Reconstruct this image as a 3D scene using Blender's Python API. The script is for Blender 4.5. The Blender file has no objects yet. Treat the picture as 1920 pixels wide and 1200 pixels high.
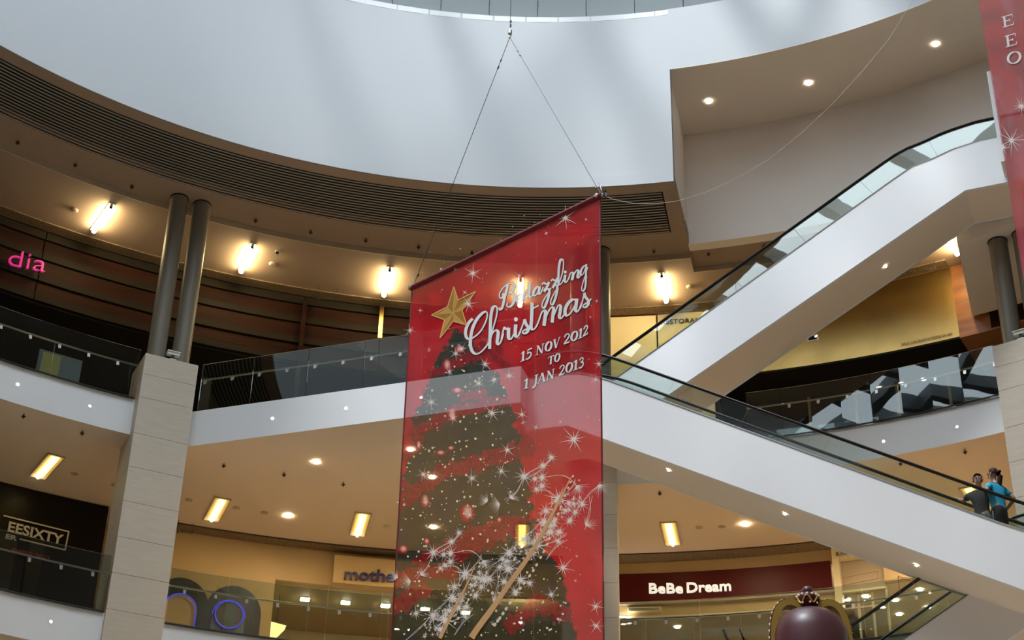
import bpy, bmesh, math, random
import numpy as np
from mathutils import Vector, Matrix

SC = bpy.context.scene
COL = SC.collection
RNG = random.Random(7)
PI = math.pi

# ---------------------------------------------------------------- camera
EYE = 1.6
F = 3100.0
PITCH = math.radians(30.7)
ROLL = math.radians(1.42)
CAM = Vector((0, 0, EYE))
_w = Vector((0, math.cos(PITCH), math.sin(PITCH)))
_r0 = Vector((1, 0, 0))
_u0 = _r0.cross(_w)
RIGHT = _r0 * math.cos(ROLL) + _u0 * math.sin(ROLL)
UP = RIGHT.cross(_w)
cam_d = bpy.data.cameras.new('camera')
cam_d.sensor_width = 36.0
cam_d.lens = 36.0 * F / 1920.0
cam_d.clip_end = 300
cam = bpy.data.objects.new('camera', cam_d)
COL.objects.link(cam)
M = Matrix((RIGHT, UP, -_w)).transposed().to_4x4()
M.translation = CAM
cam.matrix_world = M
SC.camera = cam

# ---------------------------------------------------------------- world, sun, exposure
wd = bpy.data.worlds.new('sky')
SC.world = wd
wd.use_nodes = True
bgn = wd.node_tree.nodes['Background']
bgn.inputs[0].default_value = (0.80, 0.91, 1.0, 1)
bgn.inputs[1].default_value = 5.0
sun_d = bpy.data.lights.new('sun', 'SUN')
sun_d.energy = 3.4
sun_d.angle = math.radians(9)
sun_d.color = (0.95, 0.98, 1.0)
sun = bpy.data.objects.new('sun', sun_d)
COL.objects.link(sun)
sun.rotation_euler = Vector((0.31, 0.31, -0.90)).to_track_quat('-Z', 'Y').to_euler()
SC.view_settings.view_transform = 'Standard'
SC.view_settings.look = 'None'
SC.view_settings.gamma = 1.0
SC.view_settings.use_curve_mapping = False
SC.view_settings.exposure = 0.0
try:
    SC.cycles.max_bounces = 9
    SC.cycles.diffuse_bounces = 4
    SC.cycles.glossy_bounces = 4
    SC.cycles.transparent_max_bounces = 24
    SC.cycles.sample_clamp_indirect = 6.0
    SC.cycles.use_denoising = True
    SC.cycles.adaptive_threshold = 0.02
except Exception:
    pass

# ---------------------------------------------------------------- where things stand
CX, CY = 0.15, 15.3            # centre of the round atrium in plan
H1, H2 = 12.7, 17.4            # gallery floors
C1 = 16.6                      # ceiling over the lower gallery
HC = 22.6                      # ceiling over the upper gallery
RC = 25.72                     # ceiling of the escalator recess
DT = 27.5                      # top of the white drum
ROOF = 32.0
R_DRUM, R_GR0, R_GR1, R_EDGE, R_L1 = 14.4, 14.72, 16.36, 16.85, 16.6
R_SHOP2, R_SHOP1, R_OUT = 19.7, 21.2, 27.0

def ray(x, y):
    return _w + RIGHT * ((x - 960) / F) + UP * ((600 - y) / F)
def PZ(x, y, z):
    d = ray(x, y); return CAM + d * ((z - EYE) / d.z)
def PR(x, y, r):
    d = ray(x, y); ox, oy = -CX, -CY
    a = d.x**2 + d.y**2; b = ox*d.x + oy*d.y; c = ox*ox + oy*oy - r*r
    return CAM + d * ((-b + math.sqrt(b*b - a*c)) / a)
def PP(x, y, p0, az):
    n = Vector((-math.sin(az), math.cos(az), 0)); d = ray(x, y)
    return CAM + d * (n.dot(Vector(p0) - CAM) / n.dot(d))
def proj(p):
    v = Vector(p) - CAM; w = v.dot(_w)
    return 960 + F * v.dot(RIGHT) / w, 600 - F * v.dot(UP) / w
def TH(p):
    return math.atan2(p[0] - CX, p[1] - CY)
def CYL(t, r, z):
    return Vector((CX + r * math.sin(t), CY + r * math.cos(t), z))
def D2R(a):
    return a * PI / 180

# ---------------------------------------------------------------- materials
def lin(c):
    return tuple((x/255/12.92 if x/255 <= 0.04045 else ((x/255 + 0.055)/1.055)**2.4) for x in c)
MATS = {}
def mat(name, col, rough=0.6, metal=0.0, noise=0.0, nscale=3.0, bump=0.0, bscale=40.0, spec=0.5, emit=None, estr=0.0, stretch=None):
    m = bpy.data.materials.new(name); m.use_nodes = True
    nt = m.node_tree; b = nt.nodes['Principled BSDF']
    c = lin(col) if max(col) > 1.0 else col
    b.inputs['Base Color'].default_value = (*c, 1)
    b.inputs['Roughness'].default_value = rough
    b.inputs['Metallic'].default_value = metal
    b.inputs['Specular IOR Level'].default_value = spec
    if noise > 0 or bump > 0:
        tc = nt.nodes.new('ShaderNodeTexCoord'); mp = nt.nodes.new('ShaderNodeMapping')
        nt.links.new(tc.outputs['Object'], mp.inputs[0])
        if stretch: mp.inputs['Scale'].default_value = stretch
    if noise > 0:
        n = nt.nodes.new('ShaderNodeTexNoise'); n.inputs['Scale'].default_value = nscale; n.inputs['Detail'].default_value = 5
        nt.links.new(mp.outputs[0], n.inputs['Vector'])
        r = nt.nodes.new('ShaderNodeValToRGB')
        r.color_ramp.elements[0].position = 0.3; r.color_ramp.elements[1].position = 0.7
        r.color_ramp.elements[0].color = (*[x*(1-noise) for x in c], 1)
        r.color_ramp.elements[1].color = (*[min(1, x*(1+noise)) for x in c], 1)
        nt.links.new(n.outputs['Fac'], r.inputs[0]); nt.links.new(r.outputs[0], b.inputs['Base Color'])
    if bump > 0:
        n2 = nt.nodes.new('ShaderNodeTexNoise'); n2.inputs['Scale'].default_value = bscale
        nt.links.new(mp.outputs[0], n2.inputs['Vector'])
        bp = nt.nodes.new('ShaderNodeBump'); bp.inputs['Strength'].default_value = bump; bp.inputs['Distance'].default_value = 0.02
        nt.links.new(n2.outputs['Fac'], bp.inputs['Height']); nt.links.new(bp.outputs[0], b.inputs['Normal'])
    if emit is not None:
        e = lin(emit) if max(emit) > 1.0 else emit
        b.inputs['Emission Color'].default_value = (*e, 1); b.inputs['Emission Strength'].default_value = estr
    MATS[name] = m
    return m

def glass_mat(name, tint, wav=0.15, wscale=2.5, ior=1.5):
    m = bpy.data.materials.new(name); m.use_nodes = True
    nt = m.node_tree; nt.nodes.clear()
    o = nt.nodes.new('ShaderNodeOutputMaterial'); mx = nt.nodes.new('ShaderNodeMixShader')
    t = nt.nodes.new('ShaderNodeBsdfTransparent'); t.inputs[0].default_value = (*tint, 1)
    g = nt.nodes.new('ShaderNodeBsdfGlossy'); g.inputs['Roughness'].default_value = 0.01
    f = nt.nodes.new('ShaderNodeFresnel'); f.inputs['IOR'].default_value = ior
    tc = nt.nodes.new('ShaderNodeTexCoord'); n = nt.nodes.new('ShaderNodeTexNoise'); n.inputs['Scale'].default_value = wscale
    bp = nt.nodes.new('ShaderNodeBump'); bp.inputs['Strength'].default_value = wav; bp.inputs['Distance'].default_value = 0.02
    nt.links.new(tc.outputs['Object'], n.inputs['Vector']); nt.links.new(n.outputs['Fac'], bp.inputs['Height'])
    nt.links.new(bp.outputs[0], g.inputs['Normal'])
    nt.links.new(f.outputs[0], mx.inputs[0]); nt.links.new(t.outputs[0], mx.inputs[1]); nt.links.new(g.outputs[0], mx.inputs[2])
    nt.links.new(mx.outputs[0], o.inputs[0])
    MATS[name] = m
    return m

mat('white_paint', (0.80, 0.81, 0.82), 0.45)
mat('drum_paint', (0.53, 0.55, 0.57), 0.6)
mat('ceil_paint', (0.82, 0.71, 0.59), 0.8)
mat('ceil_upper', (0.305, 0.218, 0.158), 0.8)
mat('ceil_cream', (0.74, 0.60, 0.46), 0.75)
mat('wall_tan', (0.20, 0.17, 0.14), 0.8)
mat('recess_paint', (0.80, 0.73, 0.66), 0.75)
mat('slat', (0.30, 0.27, 0.23), 0.6)
mat('black_void', (0.012, 0.010, 0.009), 0.9)
mat('stone', (0.56, 0.485, 0.385), 0.55, noise=0.05, nscale=3.0, stretch=(1.0, 1.0, 6.0))
mat('grout', (0.22, 0.19, 0.16), 0.9)
mat('column_steel', (0.18, 0.158, 0.122), 0.42, metal=0.0, spec=0.35)
mat('floor_stone', (0.82, 0.72, 0.58), 0.5, noise=0.06, nscale=1.0)
mat('gallery_floor', (0.72, 0.60, 0.45), 0.7)
mat('steel', (0.62, 0.62, 0.60), 0.3, metal=0.9)
mat('dark_metal', (0.03, 0.03, 0.03), 0.4, metal=0.5)
mat('rubber', (0.008, 0.008, 0.008), 0.35)
mat('deck_alu', (0.42, 0.44, 0.45), 0.35, metal=0.6)
mat('wood_dark', (0.024, 0.009, 0.006), 0.6, noise=0.35, nscale=1.2, stretch=(0.5, 0.5, 4.0), spec=0.08)
mat('strip_grey', (0.020, 0.016, 0.012), 0.6, spec=0.08)
mat('black_panel', (0.010, 0.008, 0.007), 0.6, spec=0.1)
mat('hoarding_black', (0.008, 0.006, 0.005), 0.4, spec=0.12)
mat('beige_wall', (0.50, 0.35, 0.17), 0.7, noise=0.04, nscale=0.8)
mat('cream_panel', (0.78, 0.66, 0.42), 0.5)
mat('brass', (0.46, 0.31, 0.105), 0.33, metal=0.95, noise=0.10, nscale=1.2, bump=0.9, bscale=0.55)
mat('orange_wood', (0.30, 0.12, 0.045), 0.35, noise=0.3, nscale=1.5, stretch=(0.6, 0.6, 4))
mat('brown_grille', (0.16, 0.11, 0.06), 0.7, noise=0.5, nscale=30.0)
mat('maroon', (0.060, 0.004, 0.004), 0.45, spec=0.15)
mat('letter_white', (0.85, 0.85, 0.82), 0.4, emit=(1, 0.97, 0.9), estr=0.55)
mat('letter_grey', (0.62, 0.58, 0.52), 0.5)
mat('letter_dark', (0.03, 0.02, 0.015), 0.6)
mat('letter_red', (0.40, 0.02, 0.05), 0.5)
mat('letter_blue', (0.02, 0.015, 0.12), 0.35)
mat('pink_neon', (0.6, 0.02, 0.25), 0.4, emit=(0.80, 0.03, 0.32), estr=0.45)
mat('blue_neon', (0.05, 0.06, 0.5), 0.4, emit=(0.07, 0.08, 0.75), estr=0.7)
mat('slate', (0.02, 0.024, 0.028), 0.3)
mat('lamp_glow', (1, 0.9, 0.6), 0.5, emit=(1.0, 0.78, 0.40), estr=100.0)
mat('trough_glow', (1, 0.9, 0.6), 0.5, emit=(1.0, 0.74, 0.14), estr=6.0)
mat('trough_bulb', (1, 0.9, 0.6), 0.5, emit=(1.0, 0.86, 0.50), estr=30.0)
mat('spot_glow', (1, 1, 1), 0.5, emit=(1.0, 0.80, 0.50), estr=1200.0)
mat('spot_cool', (1, 1, 1), 0.5, emit=(1.0, 0.98, 0.95), estr=8.0)
mat('trim_ring', (0.75, 0.70, 0.62), 0.4)
mat('sprinkler', (0.05, 0.035, 0.025), 0.5, metal=0.4)
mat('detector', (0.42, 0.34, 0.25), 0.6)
mat('panel_pale', (0.36, 0.40, 0.40), 0.5)
mat('roof_under', (0.30, 0.29, 0.27), 0.8)
mat('beam_steel', (0.13, 0.14, 0.15), 0.5)
mat('spot_soft', (1, 1, 1), 0.5, emit=(1.0, 0.88, 0.74), estr=40.0)
mat('spot_shop', (1, 1, 1), 0.5, emit=(1.0, 0.84, 0.58), estr=450.0)
mat('cable', (0.05, 0.05, 0.055), 0.5, metal=0.5)
mat('thread', (0.55, 0.52, 0.46), 0.7)
mat('shackle', (0.55, 0.52, 0.50), 0.35, metal=0.8)
mat('camera_white', (0.7, 0.7, 0.66), 0.4)
mat('crown_purple', (0.085, 0.030, 0.036), 0.38)
mat('crown_gold', (0.42, 0.27, 0.055), 0.35, metal=0.45)
mat('gem', (0.9, 0.82, 0.85), 0.15)
mat('green_sign', (0.02, 0.28, 0.05), 0.5, emit=(0.02, 0.35, 0.06), estr=0.3)
mat('skin_tan', (0.42, 0.24, 0.15), 0.55)
mat('hair_black', (0.014, 0.009, 0.008), 0.6, spec=0.15)
mat('hair_brown', (0.030, 0.012, 0.008), 0.6, spec=0.2)
mat('tee_dark', (0.030, 0.027, 0.026), 0.85)
mat('tee_blue', (0.015, 0.36, 0.58), 0.8)
mat('trousers', (0.022, 0.021, 0.022), 0.85)
mat('shorts_grey', (0.17, 0.17, 0.16), 0.9, noise=0.5, nscale=18)
mat('stripe', (0.7, 0.7, 0.7), 0.7)
mat('eye_dark', (0.01, 0.008, 0.006), 0.3)
mat('lips', (0.30, 0.11, 0.09), 0.5)
mat('sticker', (0.45, 0.12, 0.10), 0.6)
mat('shade_yellow', (0.9, 0.75, 0.3), 0.6, emit=(1.0, 0.80, 0.30), estr=2.5)
mat('poster_yellow', (0.35, 0.36, 0.12), 0.6)
mat('poster_blue', (0.13, 0.18, 0.22), 0.6)
mat('step_metal', (0.10, 0.10, 0.11), 0.5, metal=0.4)
glass_mat('glass_rail', (0.78, 0.84, 0.82), 0.10, 0.7, 1.50)
glass_mat('glass_esc', (0.84, 0.90, 0.88), 0.10, 0.9, 1.60)
glass_mat('glass_esc_clear', (0.86, 0.91, 0.89), 0.10, 0.9, 1.40)
glass_mat('glass_shop', (0.85, 0.88, 0.86), 0.05, 1.0, 1.45)

# ---------------------------------------------------------------- mesh builder
class MB:
    def __init__(s):
        s.v = []; s.f = []; s.m = []
    def add(s, vs, fs, m=0):
        o = len(s.v); s.v += [tuple(p) for p in vs]
        for f in fs:
            s.f.append(tuple(i + o for i in f)); s.m.append(m)
        return s
    def box(s, c, size, ax=None, m=0):
        c = Vector(c); x, y, z = (Vector((1,0,0)), Vector((0,1,0)), Vector((0,0,1))) if ax is None else [Vector(a).normalized() for a in ax]
        hx, hy, hz = [k/2 for k in size]
        vs = [c + x*(hx*i) + y*(hy*j) + z*(hz*k) for k in (-1,1) for j in (-1,1) for i in (-1,1)]
        return s.add(vs, [(0,2,3,1),(4,5,7,6),(0,1,5,4),(2,6,7,3),(0,4,6,2),(1,3,7,5)], m)
    def prism(s, poly, d, m=0):
        d = Vector(d); n = len(poly); a = [Vector(p) for p in poly]; b = [p + d for p in a]
        return s.add(a + b, [tuple(range(n-1,-1,-1)), tuple(range(n, 2*n))] + [(i, (i+1) % n, n+(i+1) % n, n+i) for i in range(n)], m)
    def arc(s, r0, r1, z0, z1, t0, t1, n=None, mi=0, mo=0, mb=0, mt=0, me=0):
        if n is None: n = max(1, int(abs(t1 - t0) / D2R(2.0)))
        full = abs(abs(t1 - t0) - 2*PI) < 1e-4
        o = len(s.v)
        for i in range(n + 1):
            t = t0 + (t1 - t0) * i / n
            s.v += [tuple(CYL(t, r0, z0)), tuple(CYL(t, r1, z0)), tuple(CYL(t, r1, z1)), tuple(CYL(t, r0, z1))]
        for i in range(n):
            a = o + 4*i; b = a + 4
            s.f += [(a, a+1, b+1, b), (a+1, a+2, b+2, b+1), (a+2, a+3, b+3, b+2), (a+3, a, b, b+3)]
            s.m += [mb, mo, mt, mi]
        if not full:
            s.f += [(o, o+3, o+2, o+1), (o+4*n, o+4*n+1, o+4*n+2, o+4*n+3)]; s.m += [me, me]
        return s
    def tube(s, pts, r, n=8, m=0, cap=True, sx=1.0):
        pts = [Vector(p) for p in pts]; o = len(s.v); up0 = Vector((0,0,1))
        for i, p in enumerate(pts):
            d = (pts[min(i+1, len(pts)-1)] - pts[max(i-1, 0)]).normalized()
            u = d.cross(up0)
            if u.length < 1e-4: u = d.cross(Vector((1,0,0)))
            u.normalize(); w = u.cross(d)
            rr = r[i] if isinstance(r, (list, tuple)) else r
            for k in range(n):
                a = 2*PI*k/n
                s.v.append(tuple(p + u*(rr*sx*math.cos(a)) + w*(rr*math.sin(a))))
        for i in range(len(pts)-1):
            for k in range(n):
                a = o+i*n+k; b = o+i*n+(k+1) % n
                s.f.append((a, b, b+n, a+n)); s.m.append(m)
        if cap:
            s.f.append(tuple(o+k for k in range(n-1,-1,-1))); s.f.append(tuple(o+(len(pts)-1)*n+k for k in range(n))); s.m += [m, m]
        return s
    def lathe(s, prof, c, n=20, ax=(0,0,1), m=0):
        c = Vector(c); z = Vector(ax).normalized(); x = z.orthogonal().normalized(); y = z.cross(x); o = len(s.v)
        for (r, h) in prof:
            for k in range(n):
                a = 2*PI*k/n; s.v.append(tuple(c + z*h + (x*math.cos(a) + y*math.sin(a))*r))
        for i in range(len(prof)-1):
            for k in range(n):
                a = o+i*n+k; b = o+i*n+(k+1) % n
                s.f.append((a, b, b+n, a+n)); s.m.append(m)
        s.f.append(tuple(o+k for k in range(n-1,-1,-1))); s.f.append(tuple(o+(len(prof)-1)*n+k for k in range(n))); s.m += [m, m]
        return s
    def ball(s, c, r, n=10, sc=(1,1,1), m=0):
        prof = [(max(1e-4, r*math.sin(PI*i/n)), -r*math.cos(PI*i/n)) for i in range(n+1)]
        k = len(s.v); s.lathe(prof, (0,0,0), n+2, m=m)
        for i in range(k, len(s.v)):
            v = s.v[i]; s.v[i] = (c[0]+v[0]*sc[0], c[1]+v[1]*sc[1], c[2]+v[2]*sc[2])
        return s

def link(o):
    COL.objects.link(o); return o
def wloc(o):
    v = Vector((0,0,0))
    while o is not None:
        v += o.location; o = o.parent
    return v
def obj(name, mb, mats, parent=None, smooth=False, label=None, cat=None, group=None, kind=None, base=None):
    """mesh object; mb is in world coordinates. base: origin of a top-level object."""
    me = bpy.data.meshes.new(name)
    org = wloc(parent) if parent is not None else (Vector(base) if base is not None else Vector((0,0,0)))
    me.from_pydata([(v[0]-org.x, v[1]-org.y, v[2]-org.z) for v in mb.v], [], mb.f)
    if isinstance(mats, str): mats = [mats]
    for k in mats: me.materials.append(MATS[k])
    if len(mats) > 1: me.polygons.foreach_set('material_index', mb.m)
    me.validate()
    bm = bmesh.new(); bm.from_mesh(me); bmesh.ops.recalc_face_normals(bm, faces=bm.faces); bm.to_mesh(me); bm.free()
    if smooth:
        me.polygons.foreach_set('use_smooth', [True]*len(me.polygons))
        try: me.set_sharp_from_angle(angle=D2R(40))
        except Exception: pass
    o = link(bpy.data.objects.new(name, me))
    if parent is not None: o.parent = parent
    else: o.location = org
    tag(o, label, cat, group, kind)
    return o
def tag(o, label=None, cat=None, group=None, kind=None):
    if label: o['label'] = label
    if cat: o['category'] = cat
    if group: o['group'] = group
    if kind: o['kind'] = kind
    return o
def thing(name, label, cat, loc=(0,0,0), group=None):
    o = link(bpy.data.objects.new(name, None)); o.location = loc; o.empty_display_size = 0.2
    return tag(o, label, cat, group)
def mesh_only(mb, mats, smooth=False):
    o = obj('tmp', mb, mats, smooth=smooth); me = o.data; bpy.data.objects.remove(o); return me
def copy_tree(src, loc, rotz, label=None):
    r = src.copy(); link(r); r.location = loc; r.rotation_euler = (0, 0, rotz)
    if label: r['label'] = label
    for ch in src.children:
        c = ch.copy(); link(c); c.parent = r
        for g in ch.children:
            d = g.copy(); link(d); d.parent = c
    return r
def struct(name, mb, mats, smooth=False, label=None):
    return obj(name, mb, mats, smooth=smooth, kind='structure', label=label)
ORD = ['first','second','third','fourth','fifth','sixth','seventh','eighth','ninth','tenth','eleventh','twelfth','thirteenth','fourteenth']

def text_obj(name, txt, size, P, xdir, ydir, material, parent, depth=0.02, bold=0.0, width=None, label=None, spacing=1.0):
    """flat lettering with a little thickness; P is the left end of the baseline"""
    cu = bpy.data.curves.new(name, 'FONT'); cu.body = txt; cu.size = size; cu.extrude = depth/2; cu.offset = bold; cu.space_character = spacing
    cu.resolution_u = 4
    ob = bpy.data.objects.new(name, cu); link(ob); bpy.context.view_layer.update()
    me = bpy.data.meshes.new_from_object(ob.evaluated_get(bpy.context.evaluated_depsgraph_get()))
    bpy.data.objects.remove(ob); bpy.data.curves.remove(cu)
    xs = [v.co.x for v in me.vertices]; x0, x1 = min(xs), max(xs)
    x = Vector(xdir).normalized(); y = Vector(ydir).normalized(); z = x.cross(y)
    sx = 1.0 if width is None else width/(x1-x0)
    org = wloc(parent) if parent is not None else Vector((0,0,0))
    for v in me.vertices:
        c = v.co.copy(); v.co = Vector(P) + x*((c.x-x0)*sx) + y*c.y + z*c.z - org
    me.materials.clear(); me.materials.append(MATS[material])
    o = link(bpy.data.objects.new(name, me))
    if parent is not None: o.parent = parent
    if label: o['label'] = label
    return o
# ================================================================ the setting
mb = MB(); mb.arc(0.01, R_OUT, -0.3, 0, -PI, PI, 72)
struct('floor', mb, 'floor_stone')
T_BOX = D2R(13.2)
T_GR = TH(PZ(1250, 395, HC))
T_L, T_M, T_R = D2R(-25.9), D2R(5.5), D2R(37.2)

# lower gallery slab (fascia white, underside painted)
mb = MB(); mb.arc(R_L1, R_OUT, H1-0.8, H1, -PI, PI, 120, mi=0, mb=1, mt=2, mo=1)
struct('floor', mb, ['white_paint', 'ceil_cream', 'gallery_floor'])
# upper gallery slab
mb = MB(); mb.arc(R_EDGE, R_OUT, C1, H2, -PI, PI, 120, mi=0, mb=1, mt=2, mo=1)
struct('floor', mb, ['white_paint', 'ceil_cream', 'gallery_floor'])
# landing of the escalators: the slab pushes out along a straight edge
A_L = PZ(362, 772, H2); B_L = PZ(757, 717, H2)
AZ1 = math.atan2((B_L-A_L).y, (B_L-A_L).x)
U1 = Vector((math.cos(AZ1), math.sin(AZ1), 0)); N1 = Vector((-math.sin(AZ1), math.cos(AZ1), 0))
D_L = PP(977, 684, A_L, AZ1); D_L.z = H2
A0 = A_L - U1*0.6
mb = MB()
poly = [A0, D_L, D_L + N1*0.5, D_L + N1*4.2 - U1*0.0, A0 + N1*1.2]
low = [Vector((p.x, p.y, C1 - 0.004)) for p in poly]; top = [Vector((p.x, p.y, H2 + 0.002)) for p in poly]; n = 5
mb.add(low + top, [tuple(range(n-1, -1, -1))], 1); mb.f.append(tuple(range(n, 2*n))); mb.m.append(2)
for i in range(n): mb.f.append((i, (i+1) % n, n+(i+1) % n, n+i)); mb.m.append(0)
struct('floor', mb, ['white_paint', 'ceil_cream', 'gallery_floor'])

# ceiling of the upper gallery
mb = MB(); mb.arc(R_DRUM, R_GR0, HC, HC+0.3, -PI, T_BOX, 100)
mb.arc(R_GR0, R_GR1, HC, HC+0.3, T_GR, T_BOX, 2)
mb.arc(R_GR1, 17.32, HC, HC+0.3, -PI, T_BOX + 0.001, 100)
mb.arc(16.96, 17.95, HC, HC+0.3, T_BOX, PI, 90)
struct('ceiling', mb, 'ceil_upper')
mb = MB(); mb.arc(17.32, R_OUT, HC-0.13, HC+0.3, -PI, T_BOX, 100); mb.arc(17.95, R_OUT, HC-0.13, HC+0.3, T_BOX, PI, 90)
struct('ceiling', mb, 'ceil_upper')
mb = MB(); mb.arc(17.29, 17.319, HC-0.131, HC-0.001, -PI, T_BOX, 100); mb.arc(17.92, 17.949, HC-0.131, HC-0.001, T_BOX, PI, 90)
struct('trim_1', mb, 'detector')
# the slatted air grille in the ceiling
gr = obj('ceiling', MB().arc(R_GR0-0.05, R_GR1+0.05, HC+0.22, HC+0.3, -PI, T_GR+0.01, 100), 'black_void', kind='structure')
NS = 16
w = (R_GR1 - R_GR0) / NS
for i in range(NS):
    r0 = R_GR0 + w*i + w*0.55
    mb = MB(); mb.arc(r0, r0 + w*0.38, HC+0.008, HC+0.014, D2R(-75), T_GR - 0.002, 62)
    obj('slat', mb, 'slat', gr)
# white drum and recess
mb = MB()
TBK = D2R(112)      # behind the viewer the unseen drum is darkened to cut reflections and bounce
mb.arc(R_DRUM, R_DRUM+0.25, HC+0.3, DT, -TBK, T_BOX, 120); mb.arc(R_DRUM-0.02, R_DRUM+0.25, HC+0.012, HC+0.3, -TBK, T_BOX, 120)
mb.arc(R_DRUM-0.02, R_DRUM+0.25, RC, DT, T_BOX, TBK, 100)
struct('wall_drum', mb, 'drum_paint')
mb = MB(); mb.arc(R_DRUM-0.02, R_DRUM+0.25, HC+0.012, DT, TBK, 2*PI-TBK, 80)
struct('wall_unseen', mb, 'wall_tan')
mb = MB(); mb.arc(R_DRUM+0.25, 17.0, RC, RC+0.2, T_BOX, PI, 110); mb.arc(R_DRUM-0.02, R_DRUM+0.25, RC-0.012, RC, T_BOX, PI, 110)
struct('ceiling', mb, 'ceil_paint')
mb = MB(); mb.arc(16.9, 17.2, HC-0.002, RC, T_BOX, PI, 110)
a0, a1 = CYL(T_BOX, R_DRUM, 0), CYL(T_BOX, 17.2, 0)
tt = Vector((-math.cos(T_BOX), math.sin(T_BOX), 0))*0.2
mb.prism([(a0.x, a0.y, HC+0.01), (a1.x, a1.y, HC+0.01), (a1.x, a1.y, RC), (a0.x, a0.y, RC)], tt)
struct('wall_recess', mb, 'recess_paint')
# pale panelled ring above the drum
ring = obj('wall_upper', MB().arc(R_DRUM, 15.75, DT-0.15, DT, -PI, PI, 120).arc(15.7, 15.9, DT, ROOF, -PI, PI, 120), 'white_paint', kind='structure')
dt = D2R(4.35)
t0 = TH(PR(1008, 28, 15.6))
for k in range(-9, 10):
    mb = MB(); mb.arc(15.6, 15.69, DT+0.01, ROOF-0.05, t0 + k*dt + 0.0009, t0 + (k+1)*dt - 0.0009, 3)
    obj('panel', mb, 'panel_pale', ring)
# roof with its skylight, opening to the left of the drum
def in_open(x, y):
    return math.hypot(x-CX, y-CY) < 13.6 and x < 6.0
bm = bmesh.new()
outer = [bm.verts.new((CX + R_OUT*math.sin(2*PI*i/64), CY + R_OUT*math.cos(2*PI*i/64), ROOF)) for i in range(64)]
tc_ = math.acos((6.0-CX)/13.6)
inner = []
for i in range(41):
    a = tc_ + (2*PI - 2*tc_)*i/40
    inner.append(bm.verts.new((CX + 13.6*math.cos(a), CY + 13.6*math.sin(a), ROOF)))
ed = [bm.edges.new((outer[i], outer[(i+1) % 64])) for i in range(64)] + [bm.edges.new((inner[i], inner[(i+1) % 41])) for i in range(41)]
bmesh.ops.triangle_fill(bm, edges=ed, use_beauty=True)
ext = bmesh.ops.extrude_face_region(bm, geom=bm.faces[:])
bmesh.ops.translate(bm, verts=[g for g in ext['geom'] if isinstance(g, bmesh.types.BMVert)], vec=(0, 0, 0.3))
bmesh.ops.recalc_face_normals(bm, faces=bm.faces)
me = bpy.data.meshes.new('ceiling'); bm.to_mesh(me); bm.free(); me.materials.append(MATS['roof_under'])
roof = link(bpy.data.objects.new('ceiling', me)); roof['kind'] = 'structure'
def chord(px, py, dx, dy):
    ts = []
    for k in range(-400, 401):
        s = k*0.1
        if in_open(px+dx*s, py+dy*s): ts.append(s)
    return (min(ts), max(ts)) if ts else None
for ang_ in (22, 98):
    d = Vector((math.cos(D2R(ang_)), math.sin(D2R(ang_)), 0)); q = Vector((-d.y, d.x, 0))
    for k in range(-8, 9):
        p = Vector((CX-5, CY, 0)) + q*(k*3.3)
        c = chord(p.x, p.y, d.x, d.y)
        if c and c[1]-c[0] > 1:
            m_ = p + d*((c[0]+c[1])/2); m_.z = ROOF-0.1
            obj('beam', MB().box(m_, (c[1]-c[0]+0.3, 0.42, 0.55), (d, q, (0,0,1))), 'beam_steel', roof)
# outer wall that closes the building
mb = MB(); mb.arc(R_OUT-0.3, R_OUT, 0, ROOF+0.3, -PI, PI, 90)
struct('wall_outer', mb, 'beige_wall')
# bulkhead over the right columns, carrying the upper escalator landing
BK = 21.0
pa, pb, pc, pd = PZ(1795, 457, BK), PZ(1898, 425, BK), PZ(1880, 570, BK), PZ(1823, 588, BK)
tA, tB = TH(pa), D2R(62)
mb = MB(); o0 = len(mb.v); nseg = 16
ra = 16.56
def lft(r):   # left side line of the bulkhead
    f = (r-16.56)/(19.47-16.56); return tA + (TH(pd)-tA)*f
vs = []
for i in range(nseg+1):
    f = i/nseg
    for r in (ra, 19.6):
        t = lft(r) + (tB - lft(r))*f
        for z in (BK, HC+0.02): vs.append(CYL(t, r, z))
fs = []
for i in range(nseg):
    a = 4*i; b = a+4
    fs += [(a, b, b+2, a+2), (a, a+1, b+1, b), (a+2, b+2, b+3, a+3), (a+1, a+3, b+3, b+1)]
fs += [(0, 2, 3, 1), (4*nseg, 4*nseg+1, 4*nseg+3, 4*nseg+2)]
mb.add(vs, fs)
struct('wall_bulkhead', mb, 'recess_paint')
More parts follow.
